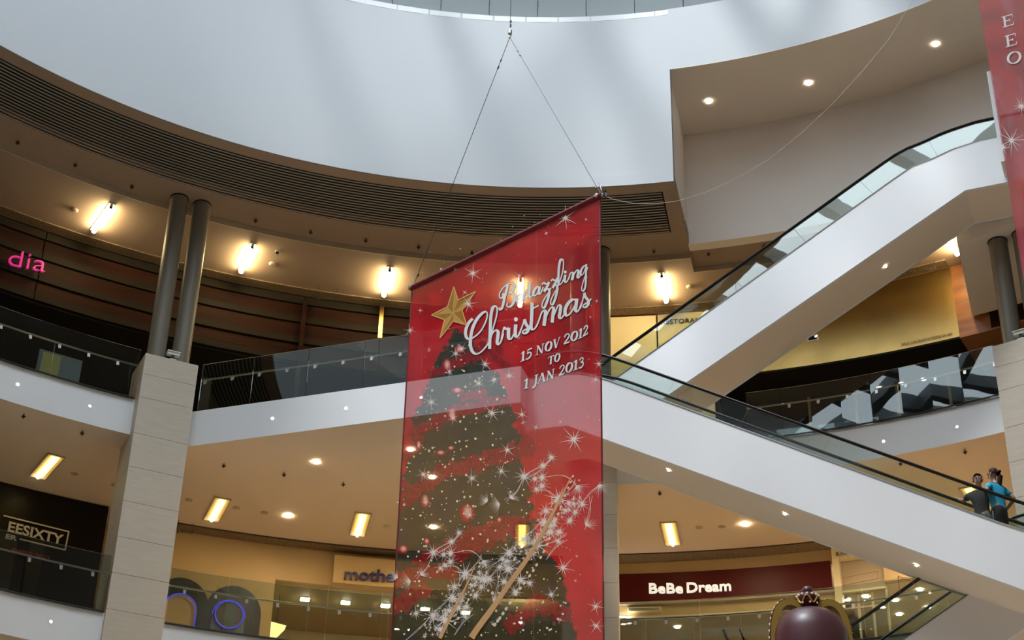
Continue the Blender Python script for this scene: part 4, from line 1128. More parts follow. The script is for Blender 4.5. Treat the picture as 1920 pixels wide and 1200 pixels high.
def print_rgb(x, y):
    red = np.array(lin((226, 30, 46))); deep = np.array(lin((192, 26, 40)))
    b = np.clip(fbm(x/90, y/90)*2.2 - 0.55, 0, 1)[..., None]
    c = red*b + deep*(1-b)
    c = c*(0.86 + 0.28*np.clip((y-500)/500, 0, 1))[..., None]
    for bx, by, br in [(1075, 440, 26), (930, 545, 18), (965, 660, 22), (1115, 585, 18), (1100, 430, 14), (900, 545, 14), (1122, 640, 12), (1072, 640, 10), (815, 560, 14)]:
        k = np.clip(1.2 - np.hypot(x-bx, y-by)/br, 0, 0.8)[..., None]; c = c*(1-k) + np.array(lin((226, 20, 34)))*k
    tm = tree_mask(x, y)[..., None]
    n1 = fbm(x/7, y/7)[..., None]; n2 = fbm(x/22 + 40, y/22)[..., None]
    g0, g1, g2 = np.array(lin((22, 26, 20))), np.array(lin((78, 82, 58))), np.array(lin((50, 62, 70)))
    green = g0*(1-n1) + g1*n1
    k2 = np.clip(n2*2.6 - 1.25, 0, 0.75); green = green*(1-k2) + g2*k2
    c = c*(1-tm) + green*tm
    nz = fbm(x/9 + 90, y/9)
    gm = np.zeros(x.shape)
    for pts, w in GARL: gm = np.maximum(gm, np.clip((w*(0.20 + 1.1*nz) - seg_d(x, y, pts))/5, 0, 1))
    fine = fbm(x/3.5, y/3.5 + 50, 3)[..., None]
    gr = np.array(lin((92, 8, 20)))*(1-fine) + np.array(lin((205, 32, 52)))*fine
    gmm = gm[..., None]*0.9; c = c*(1-gmm) + gr*gmm
    for ox, oy, rx, ry in ORN:
        d = np.hypot((x-ox)/rx, (y-oy)/ry); k = np.clip((1.1-d)*6, 0, 1)[..., None]
        sh = np.clip(1.1-d*0.6, 0, 1)[..., None]
        oc = np.array(lin((205, 30, 48)))*(0.35+0.75*sh)
        h = np.clip(1.5 - np.hypot((x-ox-rx*0.05)/(rx*0.45), (y-oy+ry*0.12)/(ry*0.55)), 0, 1)[..., None]
        oc = oc*(1-h) + np.array(lin((250, 205, 190)))*h
        c = c*(1-k) + oc*k
    seam = np.exp(-((x - (1006 - (y-420)*0.008))/1.0)**2)[..., None]*0.22
    return c*(1-seam) + np.array(lin((235, 120, 120)))*seam

def cloth_grid(base, u_dir, n_dir, width, ztop, zvis, zbot, cell, rgb, wav, mname, parent, name='cloth'):
    nu = int(width/cell); nz = int((ztop-zvis)/cell); us = np.linspace(0, width, nu+1)
    zs = np.concatenate([np.linspace(ztop, zvis, nz+1), np.linspace(zvis, zbot, 12)[1:]])
    U, Z = np.meshgrid(us, zs); off = wav(U, Z)
    P = np.stack([base.x + u_dir.x*U + n_dir.x*off, base.y + u_dir.y*U + n_dir.y*off, Z], -1)
    V = P - np.array(CAM); R_ = np.array(RIGHT); U_ = np.array(UP); W_ = np.array(_w)
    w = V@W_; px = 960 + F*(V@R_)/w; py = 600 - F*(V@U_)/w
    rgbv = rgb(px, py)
    nr, nc = Z.shape; idx = np.arange(nr*nc).reshape(nr, nc)
    q = np.stack([idx[:-1, :-1], idx[:-1, 1:], idx[1:, 1:], idx[1:, :-1]], -1).reshape(-1, 4)
    org = np.array(wloc(parent))
    me = bpy.data.meshes.new(name); me.vertices.add(nr*nc); me.vertices.foreach_set('co', (P.reshape(-1, 3)-org).ravel())
    me.loops.add(q.size); me.loops.foreach_set('vertex_index', q.ravel().astype(np.int32)); me.polygons.add(len(q)); me.polygons.foreach_set('loop_start', np.arange(0, q.size, 4, dtype=np.int32))
    me.update(calc_edges=True)
    a = me.color_attributes.new('print', 'FLOAT_COLOR', 'POINT'); a.data.foreach_set('color', np.concatenate([np.clip(rgbv, 0, 1).reshape(-1, 3), np.ones((nr*nc, 1))], 1).ravel())
    me.polygons.foreach_set('use_smooth', [True]*len(q)); me.materials.append(MATS[mname])
    o = link(bpy.data.objects.new(name, me)); o.parent = parent
    return o

ban = thing('banner', 'big red translucent Christmas banner with white script lettering, hanging from cables', 'banner', BA)
zvis = PP(1131, 1200, BA, AZB).z - 0.1
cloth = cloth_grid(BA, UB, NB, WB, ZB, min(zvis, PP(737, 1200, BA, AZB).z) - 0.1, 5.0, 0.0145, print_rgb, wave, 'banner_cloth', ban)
obj('top_roll', MB().tube([BA - UB*0.02, BB + UB*0.02], 0.05, 12), 'banner_roll', ban, smooth=True)
obj('top_rod', MB().tube([BA - UB*0.07, BB + UB*0.07], 0.022, 8), 'steel', ban)
for e_, s in ((0.0, 1), (WB, -1)):
    pts = [BA + UB*(e_ + s*0.012) + Vector((0, 0, -k*0.5)) + NB*float(wave(np.array(e_), ZB-k*0.5)) for k in range(24)]
    obj('hem', MB().tube(pts, 0.014, 5), 'banner_roll', cloth)
for k, e_ in enumerate((0.03, WB-0.03)):
    c = BA + UB*e_ - NB*0.07 - Vector((0, 0, 0.02)); obj('grommet', MB().lathe([(0.035, 0), (0.035, 0.012), (0.02, 0.016)], c, 12, ax=-NB), 'shackle', cloth)
# cables
apx = (BA+BB)/2; d = ray(956, 70); tt_ = (apx.x*d.x + apx.y*d.y)/(d.x**2 + d.y**2); APX = CAM + d*tt_
for q in (BA + UB*0.05, BB + UB*0.0):
    dv = (q-APX).normalized()
    c_ = obj('cable', MB().tube([APX, q + Vector((0, 0, 0.05))], 0.0062, 5), 'cable', ban)
    for f, r_ in ((0.09, 0.013), (0.12, 0.016), (0.95, 0.013)):
        a = APX + (q-APX)*f; obj('cable_clip', MB().tube([a, a + dv*0.05], r_, 6), 'dark_metal', c_)
    obj('loop', MB().tube([q + Vector((0,0,0.22)) - dv*0.05, q + Vector((0.015,0,0.1)), q + Vector((0,0,0.04))], 0.012, 6), 'shackle', c_)
hk = obj('swivel_hook', MB().lathe([(0.02, 0.0), (0.038, 0.02), (0.038, 0.10), (0.02, 0.13)], APX + Vector((0,0,0.06)), 12), 'shackle', ban)
obj('hook', MB().tube([APX + Vector((0, 0, 0.07)), APX + UB*0.03 + Vector((0,0,0.03)), APX + UB*0.01 + Vector((0,0,-0.015)), APX - UB*0.02 + Vector((0,0,0.0))], 0.010, 6), 'dark_metal', hk)
obj('cable', MB().tube([APX + Vector((0,0,0.15)), Vector((APX.x, APX.y, ROOF-0.2))], 0.006, 5), 'cable', ban)
for z_ in (0.25, 0.34): obj('cable_clip', MB().tube([APX + Vector((0.01,0,z_)), APX + Vector((0.01,0,z_+0.05))], 0.014, 6), 'dark_metal', hk)

# ---- strokes traced on the cloth
def catmull(pts, n=7):
    P = [Vector((*p, 0)) for p in pts]; P = [P[0]*2 - P[1]] + P + [P[-1]*2 - P[-2]]; out = []
    for i in range(1, len(P)-2):
        a, b, c, d_ = P[i-1], P[i], P[i+1], P[i+2]
        for k in range(n):
            t = k/n; out.append(0.5*((2*b) + (c-a)*t + (2*a-5*b+4*c-d_)*t*t + (3*b-a-3*c+d_)*t**3))
    out.append(P[-2]); return out
def ribbon(mb, pts, wfun, off, surf_pt=bpt, taper=False, n=7, extra=0.0):
    C_ = catmull(pts, n); N_ = len(C_); ls = []
    ws = []
    for i in range(N_):
        d_ = (C_[min(i+1, N_-1)] - C_[max(i-1, 0)]); L = max(d_.length, 1e-6)
        ws.append((wfun(d_.x/L, d_.y/L), Vector((-d_.y/L, d_.x/L, 0))))
    for i in range(N_):
        w = sum(ws[j][0] for j in range(max(0, i-2), min(N_, i+3)))/len(range(max(0, i-2), min(N_, i+3)))
        if taper: w *= 1 - 0.75*i/(N_-1)
        w += extra
        a = C_[i] + ws[i][1]*(w/2); b = C_[i] - ws[i][1]*(w/2)
        ls.append((surf_pt(a.x, a.y, off), surf_pt(b.x, b.y, off)))
    o = len(mb.v)
    for a, b in ls: mb.v += [tuple(a), tuple(b)]
    for i in range(N_-1): mb.f.append((o+2*i, o+2*i+1, o+2*i+3, o+2*i+2)); mb.m.append(0)
def disc(mb, x, y, rx, ry, off, surf_pt=bpt, n=10, rot=0.0):
    o = len(mb.v); cr, sr = math.cos(rot), math.sin(rot)
    for k in range(n):
        a = 2*PI*k/n; ex, ey = rx*math.cos(a), ry*math.sin(a)
        mb.v.append(tuple(surf_pt(x + ex*cr - ey*sr, y + ex*sr + ey*cr, off)))
    mb.f.append(tuple(range(o, o+n))); mb.m.append(0)
cA = lambda L: [(920 + x/9.6, 480 + y/9.6) for x, y in L]
cB = lambda L: [(860 + x/7.385, 540 + y/7.385) for x, y in L]
BED = [[(322,525),(312,600),(290,690),(268,790),(250,890),(222,965),(190,985),(178,960),(195,940)],
 [(240,690),(258,725),(225,772),(188,760),(185,690),(230,605),(300,535),(370,500),(420,515),(435,565),(405,630),(345,682)],
 [(360,668),(420,690),(448,750),(435,830),(390,905),(340,930),(312,905),(325,850)],
 [(500,800),(550,755),(572,715),(550,695),(510,725),(485,790),(498,840),(540,845),(585,800),(615,745)],
 [(700,650),(660,635),(625,685),(605,750),(620,795),(655,780),(690,715)],
 [(715,478),(714,560),(708,650),(708,735),(730,758),(765,705),(790,650)],
 [(880,560),(845,555),(800,615),(778,685),(795,722),(840,690),(878,610)],
 [(885,548),(875,620),(868,675),(890,688),(920,635),(945,560)],
 [(925,515),(955,480),(985,500),(1015,495),(1045,465)], [(1045,465),(1015,540),(985,590),(962,640)],
 [(962,640),(1005,600),(1042,590),(1050,650),(1030,750),(995,860),(960,935),(930,920),(930,850),(975,750),(1040,650),(1080,570)],
 [(1078,450),(1105,415),(1135,432),(1165,425),(1195,395)], [(1195,395),(1165,470),(1135,520),(1108,570)],
 [(1108,570),(1150,530),(1186,525),(1196,590),(1178,680),(1142,800),(1105,870),(1075,850),(1080,785),(1130,680),(1190,580),(1225,490)],
 [(1225,490),(1265,385),(1300,255),(1312,130),(1290,62),(1255,80),(1230,190),(1218,330),(1212,450),(1228,510),(1275,485),(1315,410)],
 [(1340,335),(1330,400),(1332,455),(1360,465),(1395,400),(1415,340)],
 [(1410,335),(1440,290),(1470,295),(1465,355),(1450,428)], [(1452,410),(1490,305),(1530,245),(1560,255),(1550,320),(1545,370),(1570,378),(1605,320)],
 [(1712,175),(1665,180),(1615,240),(1598,305),(1620,335),(1660,305),(1705,215)],
 [(1722,145),(1716,260),(1712,380),(1708,490),(1690,580),(1655,622),(1625,600),(1632,525),(1670,420),(1715,310),(1755,205)]]
CHR = [[(208,432),(150,495),(110,590),(112,670),(150,712),(225,690),(320,600),(390,470),(412,375),(390,335),(330,365),(260,450),(210,560),(182,690),(178,800),(205,885),(255,920),(320,895),(380,835),(430,770)],
 [(430,770),(500,560),(545,400),(555,300),(530,262),(490,290),(465,400),(456,540),(450,700),(446,852)],
 [(452,730),(490,635),(535,598),(568,620),(562,700),(555,765),(575,792),(610,745),(640,640)],
 [(612,720),(640,590),(650,560),(678,578),(708,560)], [(708,560),(706,640),(710,705),(740,712),(775,650),(795,580)],
 [(802,510),(796,600),(800,675),(830,672),(865,610)],
 [(840,655),(885,550),(922,438)], [(922,438),(940,500),(972,552),(965,605),(925,635),(893,622),(915,592),(985,560)],
 [(1026,205),(1023,330),(1018,450),(1012,550),(1040,580),(1085,530),(1130,410)], [(1030,292),(1070,270),(1112,243)],
 [(1120,430),(1155,335),(1190,310),(1202,345),(1192,430),(1182,522)], [(1190,450),(1230,340),(1275,268),(1308,280),(1300,360),(1290,475)],
 [(1296,420),(1340,310),(1375,240),(1408,250),(1400,330),(1390,392),(1412,418),(1450,375),(1475,300)],
 [(1610,160),(1560,155),(1500,225),(1468,315),(1485,378),(1535,350),(1595,240)], [(1622,138),(1612,225),(1604,295),(1628,318),(1660,275),(1690,200)],
 [(1670,275),(1705,170),(1732,62)], [(1732,62),(1752,120),(1795,172),(1800,225),(1755,265),(1712,255),(1735,222),(1795,205),(1842,152)]]
def callig(thin, thick):
    return lambda dx, dy: thin + (thick-thin)*max(0.0, dy)**0.8
script = MB(); shade = MB()  # shade collects the printed dark outline round the letters
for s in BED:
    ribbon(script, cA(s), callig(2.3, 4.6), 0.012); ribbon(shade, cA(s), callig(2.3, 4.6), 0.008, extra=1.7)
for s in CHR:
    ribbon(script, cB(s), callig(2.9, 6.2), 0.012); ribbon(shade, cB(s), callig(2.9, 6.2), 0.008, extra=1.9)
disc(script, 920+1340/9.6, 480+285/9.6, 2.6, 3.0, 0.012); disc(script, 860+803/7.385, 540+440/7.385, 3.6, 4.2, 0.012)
obj('lettering_outline', shade, 'ink_dark', cloth)
obj('script_lettering', script, 'ink_white', cloth)

# serif date lines
GL = {'1': (0.62, [([(0.34,0),(0.34,1)],.21), ([(0.08,.82),(0.34,1)],.09), ([(0.08,0.03),(0.60,0.03)],.07)]),
 '5': (0.72, [([(0.22,.94),(0.64,.94)],.14), ([(0.22,1),(0.16,.55)],.08), ([(0.16,.55),(0.42,.62),(0.62,.40),(0.52,.10),(0.28,.0),(0.06,.08)],.15)]),
 '2': (0.74, [([(0.08,.74),(0.20,.95),(0.44,.96),(0.58,.76),(0.44,.45),(0.08,.06)],.14), ([(0.06,.06),(0.66,.06)],.14), ([(0.64,.22),(0.66,.04)],.06)]),
 '3': (0.70, [([(0.10,.82),(0.26,.98),(0.50,.88),(0.50,.66),(0.26,.54)],.13), ([(0.26,.54),(0.54,.46),(0.58,.18),(0.36,-.0),(0.06,.08)],.16)]),
 '0': (0.76, 'O'), 'O': (0.86, 'O'),
 'N': (0.92, [([(0.16,0),(0.16,1)],.08), ([(0.14,.98),(0.70,.02)],.21), ([(0.70,0),(0.70,1)],.08), ([(0.02,.97),(0.22,.97)],.06), ([(0.02,.03),(0.30,.03)],.06), ([(0.56,.97),(0.84,.97)],.06)]),
 'V': (0.80, [([(0.10,1),(0.40,0)],.21), ([(0.40,0.02),(0.70,1)],.08), ([(0.0,.97),(0.26,.97)],.06), ([(0.58,.97),(0.80,.97)],.06)]),
 'T': (0.78, [([(0.38,0),(0.38,1)],.20), ([(0.04,.96),(0.72,.96)],.09), ([(0.05,.98),(0.03,.76)],.06), ([(0.71,.98),(0.73,.76)],.06), ([(0.22,.03),(0.54,.03)],.06)]),
 'J': (0.56, [([(0.36,1),(0.36,.1),(0.24,-.16),(0.04,-.18)],.18), ([(0.18,.97),(0.54,.97)],.06)]),
 'A': (0.86, [([(0.08,0),(0.40,1)],.08), ([(0.40,.98),(0.70,0)],.21), ([(0.20,.33),(0.58,.33)],.07), ([(0.0,.03),(0.20,.03)],.06), ([(0.56,.03),(0.84,.03)],.06)]),
 'E': (0.84, [([(0.20,0),(0.20,1)],.22), ([(0.04,.96),(0.68,.96)],.08), ([(0.04,.04),(0.70,.04)],.08), ([(0.20,.52),(0.50,.52)],.08), ([(0.67,.98),(0.69,.74)],.06), ([(0.69,.02),(0.72,.28)],.06), ([(0.50,.64),(0.50,.40)],.06)]),
 ' ': (0.40, [])}
def serif_line(mb, mb2, txt, a, b, hgt, surf_pt, lean=0.0, off=0.012):
    tot = sum(GL[c][0] for c in txt); a = Vector((*a, 0)); b = Vector((*b, 0)); k = 0
    def mp(x, y):
        q = a + (b-a)*((k+x)/tot); return (q.x + lean*y*hgt, q.y - y*hgt)
    for c in txt:
        adv, st = GL[c]
        if st == 'O':
            st2 = [([(0.40+0.30*math.cos(2*PI*i/16+PI/2), 0.5+0.46*math.sin(2*PI*i/16+PI/2)) for i in range(17)], 'o')]
        else: st2 = st
        for pts, w in st2:
            pp = [mp(x, y) for x, y in pts]
            wf = (lambda dx, dy, w=w: w*hgt*0.92) if w != 'o' else (lambda dx, dy: (0.07 + 0.14*abs(dy))*hgt)
            ribbon(mb, pp, wf, off, surf_pt, n=4 if len(pp) > 2 else 2)
            if mb2 is not None: ribbon(mb2, pp, wf, off-0.004, surf_pt, n=4 if len(pp) > 2 else 2, extra=1.4)
        k += adv
for txt_, a_, b_, h_ in (('15 NOV 2012', (975.5, 680.0), (1103.5, 626.0), 18.5), ('TO', (1026, 685), (1050, 675), 15.8), ('1 JAN 2013', (981.5, 731.5), (1094, 686), 18.8)):
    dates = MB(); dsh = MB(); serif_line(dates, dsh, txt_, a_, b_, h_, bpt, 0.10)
    obj('lettering_outline', dsh, 'ink_dark', cloth)
    obj('date_lettering', dates, 'ink_white', cloth)

# gold star
cS = lambda x, y: (800 + x/10.9, 530 + y/10.9)
tips = [(560,85),(1015,190),(835,875),(270,1135),(100,660)]; inn = [(650,360),(735,570),(540,785),(365,755),(430,495)]
cen = (540, 620); ring_ = []
for i in range(5): ring_ += [tips[i], inn[i]]
fa, fb = MB(), MB()
for i in range(10):
    a, b = ring_[i], ring_[(i+1) % 10]
    (fa if i % 2 == 0 else fb).add([bpt(*cS(*cen), 0.010), bpt(*cS(*a), 0.010), bpt(*cS(*b), 0.010)], [(0,1,2)])
star = obj('gold_star', fa, 'ink_gold_a', cloth); obj('star_facet', fb, 'ink_gold_b', cloth)
rim = MB()
for i in range(10):
    a, b = cS(*ring_[i]), cS(*ring_[(i+1) % 10]); ribbon(rim, [a, b], lambda dx, dy: 2.0, 0.013, n=2)
for q in tips: ribbon(rim, [cS(*cen), cS(*[cen[j] + (q[j]-cen[j])*0.55 for j in (0, 1)])], lambda dx, dy: 0.9, 0.013, n=2, taper=True)
obj('star_rim', rim, 'ink_gold_c', cloth)

# sparkles
def sparkle(mb, x, y, s, rays=10, seed=0, off=0.016, core=0.10):
    rr = random.Random(seed); a0 = rr.random()*PI
    for k in range(rays):
        a = a0 + 2*PI*k/rays + rr.uniform(-0.12, 0.12); L = s*(1.0 if k % 2 == 0 else 0.55)*rr.uniform(0.75, 1.1)
        w = max(0.35, s*0.035); dx, dy = math.cos(a), math.sin(a)
        mb.add([bpt(x - dy*w, y + dx*w, off), bpt(x + dy*w, y - dx*w, off), bpt(x + dx*L, y + dy*L, off)], [(0,1,2)])
    disc(mb, x, y, s*core, s*core, off + 0.001)
spk = MB()
SPK = [(888,513,20),(1061,409,25),(880,571,20),(975,518,11),(873,549,8),(912,684,16),(855,663,15),(867,655,14),(843,697,13),(900,720,17),(929,714,14),(957,706,15),(808,754,19),(925,776,21),(980,778,15),(1075,823,30),(982,793,8),(945,774,7),(1118,712,14),(1124,683,14),(954,845,17),(888,898,18),(943,885,17),(793,889,17),(1055,1064,24),(1034,1115,18),(1118,1138,18),(1119,1174,17),(1050,1162,10),(850,784,15),(798,942,11),(884,967,13),(770,620,13),(854,505,8),(788,582,6),(828,505,5),(1025,438,6),(1100,412,5),(1080,1042,5),(1077,1088,5),(780,1150,18),(827,1066,16),(1006,802,9),(1120,565,6),(1108,595,4),(1085,900,5),(1050,790,5)]
for i, (x, y, s) in enumerate(SPK):
    spk = MB(); sparkle(spk, x, y, s, 12 if s > 12 else 8, i); obj('sparkle', spk, 'ink_spark', cloth)
dots = MB(); rr = random.Random(11)
cnt = 0
while cnt < 330:
    x, y = rr.uniform(745, 1075), rr.uniform(640, 1195)
    if float(tree_mask(np.array([x]), np.array([y]))[0]) > 0.5:
        s = rr.choice([0.9, 1.1, 1.4, 1.9, 2.3]); disc(dots, x, y, s, s*rr.uniform(0.8, 1.25), 0.009, n=6); cnt += 1
for i in range(170):
    x, y = rr.uniform(790, 1124), rr.uniform(400, 1190)
    s = rr.choice([0.5, 0.6, 0.7, 1.0]); disc(dots, x, y, s, s, 0.009, n=6)
obj('fairy_light_print', dots, 'ink_cream', cloth, kind='stuff')
# two sparkling reindeer figures on golden poles
c3 = lambda x, y: (730 + x/3.43, 840 + y/3.43)
deer = MB()
BUR = [(1040,60,40),(990,115,45),(870,185,62),(940,200,40),(985,190,52),(985,245,45),(950,268,40),(1085,325,80),(1010,405,50),(1000,478,62),(1035,540,62),(1090,540,50),(870,590,60),(950,620,85),(1240,360,52),(1190,410,42),(1155,465,45),(1130,400,36),(1180,355,34),(1060,470,46),(980,560,50),(1085,600,40),(920,680,50),(1040,500,40),(1150,350,36)]
FIG2 = [(780,680,60),(740,720,42),(775,785,62),(720,770,40),(850,850,60),(750,865,50),(820,930,48),(620,850,60),(905,870,40)]
LINES = [[(1050,45),(1000,110),(880,180),(820,280),(760,350)],[(880,190),(960,160),(1040,75)],[(1000,180),(1100,180),(1170,210),(1220,280)],[(960,260),(1030,290),(1045,350),(1030,400)],[(1040,380),(960,500),(860,590),(740,700),(640,790)],[(1130,580),(1060,650),(1010,720)],[(1300,300),(1290,420),(1260,530)],[(1370,210),(1300,290),(1210,390),(1130,480)],[(1080,330),(1170,250),(1190,200)],[(870,600),(960,640),(1060,600),(1130,550)]]
FANS = [((720,365),55,(-100,20)),((640,345),45,(-80,-30)),((1200,240),60,(60,100)),((1350,235),60,(40,100)),((1265,500),55,(60,-50)),((790,330),40,(60,-70))]
def fan(mb, x, y, s, d, seed):
    rr = random.Random(seed); a0 = math.atan2(d[1], d[0])
    for k in range(11):
        a = a0 + (k/10-0.5)*2.2; L = s*1.5*rr.uniform(0.7, 1.1)/3.43; w = 0.6
        px, py = c3(x, y); dx, dy = math.cos(a), math.sin(a)
        mb.add([bpt(px - dy*w, py + dx*w, 0.014), bpt(px + dy*w, py - dx*w, 0.014), bpt(px + dx*L, py + dy*L, 0.014)], [(0,1,2)])
for sx, sy, kk in ((0, 0, 0), (-588, 488, 1)):
    for i, (x, y, s) in enumerate(BUR):
        p = c3(x+sx, y+sy)
        if p[0] > 742 and p[1] < 1195: sparkle(deer, p[0], p[1], s/3.43*1.22, 20, 100+i, 0.016, 0.09)
    for L in LINES:
        for j in range(2):
            rr = random.Random(j); q = [c3(x+sx+rr.uniform(-14, 14), y+sy+rr.uniform(-14, 14)) for x, y in L]
            if min(k_[0] for k_ in q) > 741: ribbon(deer, q, lambda dx, dy: 0.55, 0.013, n=4)
    for j, ((x, y), s, d) in enumerate(FANS):
        if c3(x+sx, y+sy)[0] > 742: fan(deer, x+sx, y+sy, s, d, j)
for i, (x, y, s) in enumerate(FIG2): sparkle(deer, *c3(x, y), s/3.43*1.3, 20, 300+i, 0.016, 0.13)
rr = random.Random(21)
for i in range(115):      # fine glitter inside the bodies
    t = rr.random(); x = 1200 - 420*t + rr.uniform(-70, 70)*(1-0.3*t); y = 300 + 470*t + rr.uniform(-70, 70)
    for sx, sy in ((0, 0), (-588, 488)):
        p = c3(x+sx, y+sy)
        if p[0] > 744 and p[1] < 1195: sparkle(deer, p[0], p[1], rr.uniform(3, 8), 8, i, 0.015, 0.10)
obj('reindeer_print', deer, 'ink_spark', cloth)
pole = MB()
for pts, w0, w1 in (([(1165,185),(1090,340),(960,600),(780,880),(580,1165),(540,1225)], 1.6, 13.0), ([(562,760),(520,860),(450,990),(360,1165),(330,1225)], 1.2, 7.5)):
    C_ = catmull([c3(*p) for p in pts], 8); N_ = len(C_); o = len(pole.v)
    for i in range(N_):
        d_ = C_[min(i+1, N_-1)] - C_[max(i-1, 0)]; d_.normalize(); nn = Vector((-d_.y, d_.x, 0)); w = (w0 + (w1-w0)*(i/(N_-1))**0.8)/2
        a, b = C_[i] + nn*w, C_[i] - nn*w; pole.v += [tuple(bpt(a.x, a.y, 0.019)), tuple(bpt(b.x, b.y, 0.019))]
    for i in range(N_-1): pole.f.append((o+2*i, o+2*i+1, o+2*i+3, o+2*i+2)); pole.m.append(0)
obj('golden_pole_print', pole, 'ink_tan', cloth)
bead = MB()
for pts, cnt in (([(1168,180),(1110,330),(1060,470),(1010,620),(935,765),(840,905),(740,1060),(680,1140)], 26), ([(585,745),(560,880),(500,1000),(420,1130)], 14)):
    C_ = catmull([c3(*p) for p in pts], 12)
    for i in range(cnt):
        q = C_[int(i*(len(C_)-1)/(cnt-1))]; disc(bead, q.x + 2.5, q.y, 1.7 + i*0.05, 2.6 + i*0.06, 0.020, n=8, rot=0.5)
obj('bead_print', bead, 'ink_cream', cloth)

# ---- second banner at the right border
P2 = aty = None
d = ray(1838, 20); b2 = CAM + d*(19.0/d.y)
AZ_2 = AZB
best = None
for k in range(-80, 60):
    a_ = D2R(k); q0 = PP(1870, 40, b2, a_); q1 = q0 + Vector((math.cos(a_), math.sin(a_), 0))*0.3
    x0, y0 = proj(q0); x1, y1 = proj(q1); s_ = (y1-y0)/(x1-x0)
    if x1 > x0 and (best is None or abs(s_ + 0.32) < best[0]): best = (abs(s_ + 0.32), a_)
AZ_2 = best[1]
U2 = Vector((math.cos(AZ_2), math.sin(AZ_2), 0)); N2 = Vector((-math.sin(AZ_2), math.cos(AZ_2), 0))
Z2T = b2.z + 2.2; b2t = Vector((b2.x, b2.y, Z2T))
wave2 = lambda u, z: 0.012*np.sin(u*2.3) + 0*z
def b2pt(px, py, off=0.006):
    p = PP(px, py, b2, AZ_2); u = (p-b2).dot(U2); return p + N2*float(wave2(u, p.z)) - N2*off
def print2(x, y):
    b = np.clip(fbm(x/30, y/30)*2.4 - 0.6, 0, 1)[..., None]
    c = np.array(lin((200, 24, 40)))*b + np.array(lin((160, 26, 44)))*(1-b)
    e = np.clip((fbm(x/22+7, y/55)-0.55)*5, 0, 0.5)[..., None]
    return c*(1-e) + np.array(lin((190, 90, 110)))*e
ban2 = thing('banner', 'second red translucent banner with white capitals cut off by the right border', 'banner', b2t)
fabric_mat('banner_cloth_pale', 0.30)
cl2 = cloth_grid(b2t, U2, N2, 3.0, Z2T, b2.z - 3.2, b2.z - 8.0, 0.05, print2, wave2, 'banner_cloth_pale', ban2)
obj('top_roll', MB().tube([b2t - U2*0.03, b2t + U2*3.03], 0.055, 10), 'banner_roll', ban2, smooth=True)
for e_ in (0.05, 2.95): obj('cable', MB().tube([b2t + U2*e_, Vector((*(b2t + U2*1.5).xy, Z2T+2.5))], 0.006, 5), 'cable', ban2)
obj('cable', MB().tube([Vector((*(b2t + U2*1.5).xy, Z2T+2.5)), Vector((*(b2t + U2*1.5).xy, ROOF-0.02))], 0.006, 5), 'cable', ban2)
l2 = MB()
serif_line(l2, None, 'E', (1879, 53), (1905, 45), 20.5, b2pt, -0.12)
serif_line(l2, None, 'E', (1885, 90), (1911, 82), 21.5, b2pt, -0.12)
serif_line(l2, None, 'O', (1888, 124), (1920, 114), 22.5, b2pt, -0.12)
obj('capital_lettering', l2, 'ink_white', cl2)
def spark2(x, y, s, seed):
    sp2 = MB(); rr = random.Random(seed)
    for k in range(12):
        a = 2*PI*k/12 + rr.uniform(-.1, .1); L = s*rr.uniform(.5, 1.1); dx, dy = math.cos(a), math.sin(a); w = 0.9
        sp2.add([b2pt(x-dy*w, y+dx*w, 0.016), b2pt(x+dy*w, y-dx*w, 0.016), b2pt(x+dx*L, y+dy*L, 0.016)], [(0,1,2)])
    disc(sp2, x, y, s*.1, s*.1, 0.017, b2pt)
    obj('sparkle', sp2, 'ink_spark', cl2)
spark2(1897, 264, 34, 1); spark2(1881, 277, 17, 2); spark2(1915, 200, 20, 3)

# thread from the banner corner to the second banner
az_t = math.atan2((b2-BB).y, (b2-BB).x)
tp = [PP(x, y, BB, az_t) for x, y in [(1150, 374), (1190, 382), (1230, 382), (1270, 377), (1320, 362), (1380, 335), (1440, 300), (1500, 252), (1560, 196), (1620, 130), (1665, 76), (1700, 20), (1730, -30)]]
obj('thread', MB().tube([BB + UB*0.04] + tp, 0.0042, 5), 'thread', None, label='thin pale thread sagging from the banner corner up to the right', cat='thread', base=BB)
blk = BB + UB*0.085
pu = thing('pulley', 'small black pulley block at the top right corner of the red banner', 'pulley', blk)
obj('block', MB().box(blk, (0.028, 0.05, 0.12), (UB, NB, (0,0,1))), 'dark_metal', pu)
obj('wheel', MB().lathe([(0.04, -0.006), (0.04, 0.006)], blk - Vector((0,0,0.02)), 12, ax=NB), 'shackle', pu)
